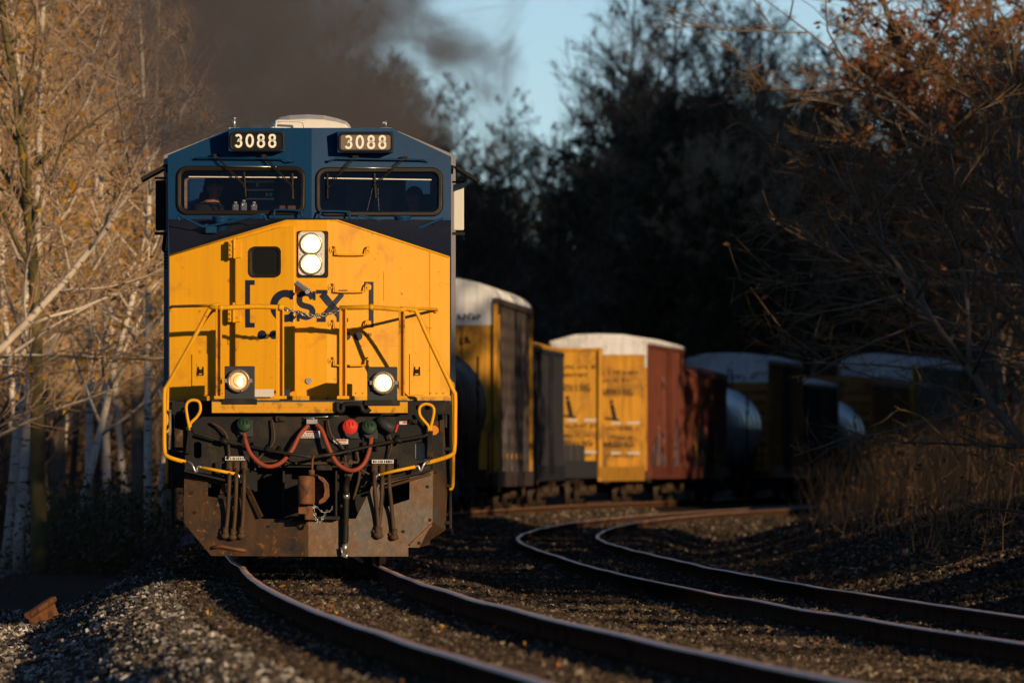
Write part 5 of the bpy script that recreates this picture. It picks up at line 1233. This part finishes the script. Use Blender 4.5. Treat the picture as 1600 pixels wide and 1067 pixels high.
def tree(name, key, x, y, label, cat='tree', group=None, sc=1., rz=0., tilt=(0, 0), sink=0., zs=1.):
    e = empty(name, (x, y, hgt(x, y) - sink), rz); tag(e, label, cat, group); e.rotation_euler = (tilt[0], tilt[1], rz); e.scale = (sc, sc, sc * zs)
    for nm, me in zip(('trunk', 'crown'), PROTO[key]):
        o = bpy.data.objects.new(nm, me); link(o, e)
    return e
for i, (H, ln) in enumerate(((15, .02), (17, -.03), (13, .06), (16, .0))):
    proto('birch%d' % i, M['birch'], M['twig_tan'], M['leaf_yellow'], seed=20 + i, H=H, r0=.095, n1=26, n2=9, n3=7, up=1.15, lim=.30, first=.22, leaf=(.6, 1.3, .25, .35)[i], leafsize=.085, lean=ln, wob=.035, twr=.0095)
for i in range(3):
    proto('tall%d' % i, M['bark'], M['twig_tan' if i == 0 else 'twig_brown'], M['leaf_yellow' if i == 1 else 'leaf_dull'], seed=40 + i, H=21 + 1.5 * i, r0=.24, n1=26, n2=9, n3=7, up=1.0, lim=.34, first=.3, leaf=(.1, 1.1, .8)[i], leafsize=.14, wob=.03, twr=.014, nfork=2)
for i in range(2):
    proto('oak%d' % i, M['barkdark'], M['twig_brown'], M['leaf_rust'], seed=60 + i, H=13, r0=.24, n1=26, n2=10, n3=7, up=.55, lim=.40, first=.22, leaf=1.9, leafsize=.125, wob=.05, twr=.010, nfork=1)
for i in range(3):
    proto('thicket%d' % i, M['bark'], M['twig_thicket'], M['leaf_rust'], seed=80 + i, H=8.5 + i, r0=.10, n1=15, n2=7, n3=4, up=.55, lim=.58, first=.12, leaf=(.03, .10, .0)[i], leafsize=.09, wob=.08, twr=.0085, droop=.02, nfork=2)
for i in range(2):
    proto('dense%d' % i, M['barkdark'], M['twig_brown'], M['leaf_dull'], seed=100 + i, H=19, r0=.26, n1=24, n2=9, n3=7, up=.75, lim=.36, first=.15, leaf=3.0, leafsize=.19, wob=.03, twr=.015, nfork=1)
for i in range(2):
    proto('brown%d' % i, M['barkdark'], M['twig_tan'], M['leaf_yellow'], seed=140 + i, H=14.5 + i, r0=.10, n1=26, n2=9, n3=7, up=1.15, lim=.30, first=.15, leaf=(.3, 1.0)[i], leafsize=.085, wob=.04, twr=.0095)
rng = random.Random(77)
# the pale trunks one can tell apart at left: picture x at the trunk foot, distance, kind, lean
lefts = [(28, 232, 0, .02, 'thick pale birch near the left edge of the wood'), (52, 262, 1, -.02, 'pale birch just behind the thick one near the left edge'), (108, 248, 2, .10, 'slim pale birch leaning right, between the mossy trunk and the next birch'),
         (62, 226, 4, .0, 'olive mossy trunk between the pale birches at left'), (138, 285, 3, .05, 'thin farther birch behind the green brush'), (168, 255, 1, .0, 'straight white birch standing over the green brush patch'),
         (200, 300, 0, .0, 'grey distant birch right of the straight white one'), (230, 240, 3, .01, 'speckled birch second nearest the locomotive'), (243, 252, 2, -.03, 'slim smooth birch nearest the locomotive side'), (5, 245, 3, .0, 'pale birch cut by the left edge of the picture')]
proto('lean', M['birch'], M['twig_tan'], M['leaf_yellow'], seed=171, H=16, r0=.06, n1=14, n2=7, n3=5, up=1.0, lim=.26, first=.45, leaf=.2, leafsize=.085, twr=.009)
tm, cm = grow(seed=31, H=15, r0=.15, n1=22, n2=8, n3=6, up=1.1, lim=.3, first=.35, leaf=.1, twr=.0095)
t_ = tm.build('m', [M['barkolive']]); c_ = cm.build('m', [M['twig_tan'], M['leaf_yellow']]); PROTO['mossy'] = (t_.data, c_.data); bpy.data.objects.remove(t_); bpy.data.objects.remove(c_)
for px, y, k, ln, lab in lefts:
    tree('birch_tree' if k < 4 else 'mossy_tree', 'mossy' if k == 4 else 'birch%d' % k, at(px, y), y, lab, 'tree', None, rng.uniform(.9, 1.1), rng.uniform(0, 6.28) if ln < .04 else 0., (0, ln))
# big leaning limbs crossing the left of the picture
tree('leaning_tree', 'birch2', at(-325, 215), 215, 'pale bare tree leaning far right across the upper left of the wood', 'tree', None, 1.05, 0., (0, R(34.6)))
tree('leaning_tree', 'lean', at(-430, 236), 236, 'slender bare tree leaning right low over the brush at left', 'tree', None, .85, 1., (0, R(50)))
tree('leaning_tree', 'birch1', at(-420, 225), 225, 'dark limbed tree leaning right with yellow leaves at upper left', 'tree', None, 1.1, 2., (0, R(28)))
G = 'trees of the sunlit left wood'
for i in range(64):
    y = rng.uniform(262, 520); px = rng.uniform(-90, 300) - (y - 245) * .10; x = at(px, y)
    if x - track_x(y) > -6.5: x = track_x(y) - 6.5 - rng.random() * 4
    k = rng.choice(('brown0', 'brown1', 'brown0', 'birch1', 'tall0', 'tall1', 'brown1', 'brown0'))
    if k.startswith('tall'): x = min(x, at(60, y) - 2)
    tree('woodland_tree', k, x, y, 'bare tan twigged tree with a few yellow leaves in the sunlit left wood', 'tree', G, rng.uniform(.75, 1.1), rng.uniform(0, 6.28), (rng.gauss(0, .05), rng.gauss(0, .06)))
for px, y, z_ in ((264, 300, 0), (212, 330, 0), (95, 310, 0), (60, 290, 0)):
    tree('yellow_leaf_tree', 'tall1', at(px, y), y, 'tree still holding yellow leaves behind the pale birches', 'tree', 'yellow leaved trees of the left wood', .62 if px == 264 else .8, rng.uniform(0, 6.28))
# the shaded wood beyond the train
G = 'trees of the dark wood beyond the train'
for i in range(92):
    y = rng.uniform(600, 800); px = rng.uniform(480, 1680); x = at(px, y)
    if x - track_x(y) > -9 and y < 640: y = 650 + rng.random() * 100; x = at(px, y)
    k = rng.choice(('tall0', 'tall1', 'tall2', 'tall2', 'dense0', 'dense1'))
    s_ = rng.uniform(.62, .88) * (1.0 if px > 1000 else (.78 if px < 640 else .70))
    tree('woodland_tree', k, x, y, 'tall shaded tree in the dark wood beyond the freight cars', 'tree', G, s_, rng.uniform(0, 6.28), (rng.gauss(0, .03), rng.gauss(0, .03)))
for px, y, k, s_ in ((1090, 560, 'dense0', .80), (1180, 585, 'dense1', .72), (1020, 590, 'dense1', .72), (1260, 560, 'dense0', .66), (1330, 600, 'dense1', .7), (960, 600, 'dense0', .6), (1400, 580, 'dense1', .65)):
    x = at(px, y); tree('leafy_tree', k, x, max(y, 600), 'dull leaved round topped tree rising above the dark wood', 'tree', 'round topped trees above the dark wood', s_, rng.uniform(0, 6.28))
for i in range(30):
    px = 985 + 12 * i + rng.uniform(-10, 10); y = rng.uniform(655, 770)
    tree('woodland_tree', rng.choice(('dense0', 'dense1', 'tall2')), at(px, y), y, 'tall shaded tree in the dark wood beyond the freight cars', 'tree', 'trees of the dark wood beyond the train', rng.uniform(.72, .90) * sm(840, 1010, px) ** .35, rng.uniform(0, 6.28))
for px in (1035, 1145, 1230, 960):
    tree('bare_tree', 'tall0', at(px, 720), 720 + rng.random() * 40, 'fine bare crown standing against the pale sky over the dark wood', 'tree', 'bare crowns against the sky', rng.uniform(.95, 1.1), rng.uniform(0, 6.28))
# trees and thicket on the right bank
tree('oak_tree', 'oak0', at(1560, 285), 285, 'rust leaved oak spreading over the upper right corner', 'tree', None, .98, .4)
tree('oak_tree', 'oak1', at(1535, 345), 345, 'darker rust leaved oak behind, its edge against the sky', 'tree', None, 1.2, 2.2)
tree('oak_tree', 'oak1', at(1690, 300), 300, 'rust leaved oak cut by the right edge of the picture', 'tree', None, 1.05, 4.)
G = 'bare trees of the right thicket'
for i, (px, y, k, s_, ry) in enumerate(((1640, 215, 0, .9, -34), (1700, 225, 1, 1.0, -40), (1600, 235, 2, .85, -22), (1560, 250, 0, .8, -28), (1660, 240, 1, .95, -15), (1560, 262, 2, .75, -18), (1590, 280, 0, .9, -8), (1620, 205, 2, .7, -45), (1540, 300, 2, 1., 5), (1690, 255, 2, 1.1, -30), (1650, 290, 0, 1.1, 0))):
    tree('thicket_tree', 'thicket%d' % k, at(px + 35, y), y, 'bare thin stemmed tree arching left from the right bank', 'tree', G, s_, i * 1.3, (R(rng.uniform(-6, 6)), R(ry)))
G = 'dark trees behind the right thicket'
for i in range(34):
    y = rng.uniform(422, 580); d = rng.uniform(13, 24); x = track_x(y) + d
    tree('woodland_tree', rng.choice(('dense1', 'dense0')), x, y, 'bare tree in the shade behind the right thicket', 'tree', G, rng.uniform(.5, .8), rng.uniform(0, 6.28))
SHADE = []
G = 'unseen trees added for shade beyond the right edge'
def shade_tree(tx, ty, tz, t, key, s_):  # unseen trees, added to cast shade on chosen places
    """a tree whose crown stands between the sun and the place (tx, ty, tz)"""
    x, y = tx + SUN.x * t, ty + SUN.y * t; tree('woodland_tree', key, x, y, 'bare tree added out of frame right of the tracks to cast shade', 'tree', G, s_, rng.uniform(0, 6.28))



for i in range(104):  # unseen belt, put in to shade the right bank and thicket
    y = 126 + i * 1.66 + rng.uniform(-3, 3); d = rng.uniform(16.5, 36); x = track_x(y) + d
    tree('woodland_tree', rng.choice(('dense0', 'dense1', 'dense0', 'oak1')), x, y, 'dull leaved tree added out of frame right of the tracks to cast shade', 'tree', G, (.9 + .19 * (x + 9) / .535) / 19. * rng.uniform(.85, 1.02), rng.uniform(0, 6.28))
for tx, ty, t, s_ in ((-6.2, 141, 27, .42), (-7.2, 152, 26, .40), (-4.6, 131, 26, .36), (3.6, 92, 22, .42), (5.0, 104, 20, .40), (2.5, 112, 24, .38), (6.5, 128, 20, .42), (7.5, 140, 20, .45), (5.5, 150, 21, .4)):
    shade_tree(tx, ty, 0, t, rng.choice(('oak0', 'oak1')), s_)

for tx, ty, t, s_ in ((-1.5, 330, 42, .50), (-1.2, 341, 42, .56), (.0, 352, 44, .60), (-1.8, 318, 40, .5)):
    shade_tree(tx, ty, 0, t, rng.choice(('dense0', 'dense1')), s_)
for i in range(30):  # closer unseen row, added to keep the low thicket in shade
    y = 118 + i * 4.2 + rng.uniform(-2, 2); d = rng.uniform(11.5, 16); x = track_x(y) + d
    if x < .037 * y + 3.5: x = .037 * y + 3.5 + rng.random() * 2
    tree('woodland_tree', rng.choice(('oak0', 'oak1')), x, y, 'dull leaved tree added out of frame right of the tracks to cast shade', 'tree', G, (3.2 + .19 * (x - 8) / .535) / 13. * rng.uniform(.85, 1.), rng.uniform(0, 6.28))

# ---- undergrowth
def brush(name, N, place, hgt_rng, mats, seed, lean=.25, r=.006, leafp=0., leafs=.05):
    rs = random.Random(seed); b = MB()
    for _ in range(N):
        x, y = place(rs); z = hgt(x, y) - .05; h = rs.uniform(*hgt_rng); d = Vector((rs.gauss(0, lean), rs.gauss(0, lean), 1)).normalized(); p = Vector((x, y, z)); pts = [p]
        for k in range(3): d = (d + Vector((rs.gauss(0, .16), rs.gauss(0, .16), -.03))).normalized(); pts.append(pts[-1] + d * h / 3)
        b.tube(pts, [r, r * .8, r * .6, r * .3], 3, 0, False)
        for _k in range(rs.randint(0, 3)):
            q = pts[rs.randint(1, 3)]; b.tube([q, q + Vector((rs.gauss(0, .18), rs.gauss(0, .18), rs.uniform(.02, .28)))], [r * .6, r * .3], 3, 0, False)
        if rs.random() < leafp:
            for _k in range(rs.randint(3, 9)):
                c_ = pts[rs.randint(1, 3)] + Vector((rs.gauss(0, .12), rs.gauss(0, .12), rs.gauss(0, .12))); u = Vector((rs.gauss(0, 1), rs.gauss(0, 1), rs.gauss(0, .6))).normalized(); v = u.orthogonal().normalized(); s_ = leafs * rs.uniform(.5, 1.4)
                b.add([c_ - u * s_, c_ + v * s_ * .6, c_ + u * s_, c_ - v * s_ * .6], [(0, 1, 2, 3)], 1)
    return tag(b.build(name, mats), kind='stuff')
M['weed'] = mat('dry_weed_stems', (.17, .095, .045), .85, var=.45, scale=1.2)
M['weed_tan'] = mat('tan_weed_stems', (.30, .17, .075), .85, var=.45, scale=1.2)
M['weed_dark'] = mat('brown_brush_stems', (.11, .065, .035), .85, var=.4, scale=1.)
M['leaf_green'] = leafm('late_green_leaves', [(.3, (.015, .02, .006)), (.5, (.05, .06, .012)), (.7, (.11, .11, .02))])
M['leaf_brown'] = leafm('dead_brown_leaves', [(.3, (.03, .016, .008)), (.55, (.10, .05, .02)), (.75, (.20, .10, .03))])
def pl_left(rs):
    y = rs.uniform(205, 300); return at(rs.uniform(-60, 290), y), y
brush('brush_undergrowth', 7000, lambda rs: (lambda y: (track_x(y) - rs.uniform(9.2, 20), y))(rs.uniform(190, 330)), (.3, 2.3), [M['weed_dark'], M['leaf_brown']], 1, .22, .009, .12, .05)
brush('back_brush', 6000, lambda rs: (lambda y: (track_x(y) - rs.uniform(10.5, 26), y))(rs.uniform(300, 520)), (1.2, 4.2), [M['weed_dark'], M['leaf_brown']], 7, .22, .014, .7, .10)
brush('green_brush', 900, lambda rs: (lambda y: (at(rs.gauss(160, 55), y), y))(rs.uniform(228, 250)), (.5, 1.7), [M['weed_dark'], M['leaf_green']], 2, .3, .007, .7, .06)
def pl_right(rs):
    y = rs.uniform(188, 330); return track_x(y) + 9.2 + rs.random() ** .7 * 9, y
brush('dried_weeds', 5200, pl_right, (.4, 1.9), [M['weed_tan'], M['leaf_brown']], 3, .12, .0065, .06, .045)
brush('far_brush', 4000, lambda rs: (lambda y: (track_x(y) + rs.uniform(10.5, 16), y))(rs.uniform(330, 620)), (.4, 1.5), [M['weed_dark'], M['leaf_brown']], 4, .25, .012, .6, .08)
brush('verge_grass', 3500, lambda rs: (lambda y: (track_x(y) - 3.4 - 6.6 * rs.random() ** .5, y))(rs.uniform(140, 260)), (.06, .28), [M['weed'], M['leaf_brown']], 6, .4, .005, .2, .03)
# scattered fallen leaves on the stones
rs = random.Random(9); b = MB()
for _ in range(520):
    y = rs.uniform(66, 175); d = rs.uniform(-5, 9.5); x = track_x(y) + d; c_ = Vector((x, y, hgt(x, y) + .055)); u = Vector((rs.gauss(0, 1), rs.gauss(0, 1), rs.gauss(0, .5))).normalized(); v = u.orthogonal().normalized(); s_ = rs.uniform(.02, .045)
    b.add([c_ - u * s_, c_ + v * s_ * .5, c_ + u * s_, c_ - v * s_ * .5], [(0, 1, 2, 3)], 0 if rs.random() < .7 else 1)
tag(b.build('fallen_leaves', [M['leaf_rust'], M['leaf_yellow']]), kind='stuff')
# fallen branches on the right slope
for lab, pts in (('forked bare branch sticking up from the dark slope below the weeds', [[(1473, 850), (1468, 835), (1460, 825), (1440, 812), (1425, 802)], [(1460, 826), (1462, 808), (1452, 790)], [(1474, 845), (1490, 852), (1530, 856)], [(1470, 845), (1458, 862), (1455, 868)]]),
                 ('curved thin fallen branch low on the dark slope', [[(1420, 905), (1422, 895), (1432, 884)], [(1445, 879), (1465, 882), (1480, 880), (1500, 875)]]),
                 ('long fallen limb lying along the top of the slope at right', [[(1640, 810), (1600, 800), (1550, 795), (1515, 790), (1490, 781)], [(1530, 792), (1510, 805), (1500, 818)]]),
                 ('crooked dead branch standing out of the dry weeds at right', [[(1540, 700), (1500, 680), (1490, 650), (1480, 615)], [(1500, 680), (1530, 692)], [(1495, 662), (1525, 672)]]),
                 ('bare forked branch reaching left above the weeds', [[(1440, 652), (1405, 640), (1380, 658), (1358, 667)], [(1405, 640), (1398, 634)], [(1440, 652), (1480, 690), (1500, 720)]])):
    y0 = 170 if pts[0][0][1] > 780 else 205; e = empty('fallen_branch', at(pts[0][0][0], y0, pts[0][0][1])); tag(e, lab, 'branch'); b = MB(); o = Vector(e.location)
    for k, pp in enumerate(pts):
        q = [at(px, y0 - .15 * i * (1 if k % 2 else -.6), py) - o for i, (px, py) in enumerate(pp)]; q = smooth_path(q, 4); b.tube(q, [.022 * (1 - .6 * i / len(q)) for i in range(len(q))], 6)
    b.build('branch_wood', M['twig_thicket'], e)

# ================================================================== smoke
def smoke():
    b = MB(); x0, x1, y0, y1, z0, z1 = -6.9, 5.5, 162., 236., 4.9, 13.
    b.box(x0, x1, y0, y1, z0, z1); m = bpy.data.materials.new('diesel_smoke'); m.use_nodes = True; nt = NT(m.node_tree); nt.n.clear()
    out = nt.new('ShaderNodeOutputMaterial'); pv = nt.new('ShaderNodeVolumePrincipled'); co = nt.new('ShaderNodeTexCoord').outputs['Object']
    sp = nt.new('ShaderNodeSeparateXYZ'); nt.put(sp.inputs[0], co); X, Y, Z = sp.outputs
    def ss(a, b_, v):
        mr = nt.new('ShaderNodeMapRange', interpolation_type='SMOOTHERSTEP'); nt.put(mr.inputs[0], v); mr.inputs[1].default_value = a; mr.inputs[2].default_value = b_; return mr.outputs[0]
    n = nt.noise(nt.mapping(co, (1, .05, 1.1), SMK['off']), SMK['scale'], 6., .6, .7)
    # thick over the locomotive and to its left, thinning into ragged wisps to the right and upward
    edge = nt.math('ADD', X, nt.math('MULTIPLY', Z, SMK['slant']))
    thr = nt.math('ADD', nt.math('MULTIPLY', ss(SMK['e0'], SMK['e1'], edge), SMK['gap']), SMK['thr0'])
    den = nt.math('MULTIPLY', nt.math('SUBTRACT', n, thr, True), SMK['gain'])
    env = nt.math('MULTIPLY', nt.math('MULTIPLY', ss(x0, x0 + 3.6, X), ss(x1, x1 - 3, X)), nt.math('MULTIPLY', ss(z0, z0 + .9, Z), ss(z1, z1 - 2, Z)))
    env = nt.math('MULTIPLY', env, nt.math('MULTIPLY', ss(y0, y0 + 5, Y), ss(y1, y1 - 15, Y)))
    nt.put(pv.inputs['Density'], nt.math('MULTIPLY', den, env)); pv.inputs['Color'].default_value = (.23, .205, .195, 1); pv.inputs['Anisotropy'].default_value = .1
    nt.l.new(pv.outputs[0], out.inputs['Volume']); m.cycles.volume_step_rate = 1.0
    o = b.build('exhaust_smoke', m); tag(o, kind='stuff'); return o
SMK = dict(off=(2.3, 1.1, .7), scale=.60, slant=.25, e0=-2.0, e1=3.8, gap=.23, thr0=.42, gain=.72)
smoke()

# ================================================================== light, sky, camera
w = bpy.data.worlds.new('World'); scene.world = w; w.use_nodes = True
nt = NT(w.node_tree); bg = w.node_tree.nodes['Background']
sky = nt.new('ShaderNodeTexSky', sky_type='NISHITA'); sky.sun_disc = False; sky.sun_elevation = R(SUN_EL); sky.sun_rotation = math.atan2(SUN.x, SUN.y)
sky.air_density = .5; sky.dust_density = 0.; sky.ozone_density = 1.8
nt.l.new(sky.outputs[0], bg.inputs[0]); bg.inputs[1].default_value = .092
ld = bpy.data.lights.new('sun', 'SUN'); ld.energy = 5.; ld.angle = R(.5); ld.color = (1., .75, .46)
lo = bpy.data.objects.new('sun', ld); link(lo); lo.rotation_euler = SUN.to_track_quat('Z', 'Y').to_euler(); lo.location = SUN * 50
cd_ = bpy.data.cameras.new('camera'); cam = bpy.data.objects.new('camera', cd_); link(cam)
cd_.sensor_width = 36; cd_.lens = 36 * FPX / 1600; cd_.clip_start = 1.; cd_.clip_end = 5000
cam.location = (0, 0, CAMH); cam.rotation_euler = (R(90) + math.atan((HZ - 533.5) / FPX), 0, 0)
cd_.dof.use_dof = True; cd_.dof.focus_distance = D0; cd_.dof.aperture_fstop = 7.1
scene.camera = cam
scene.view_settings.view_transform = 'Standard'; scene.view_settings.look = 'None'; scene.view_settings.exposure = -.02; scene.view_settings.gamma = 1.
scene.render.engine = 'CYCLES'; scene.cycles.max_bounces = 6; scene.cycles.transparent_max_bounces = 16; scene.cycles.volume_bounces = 0; scene.cycles.use_denoising = True
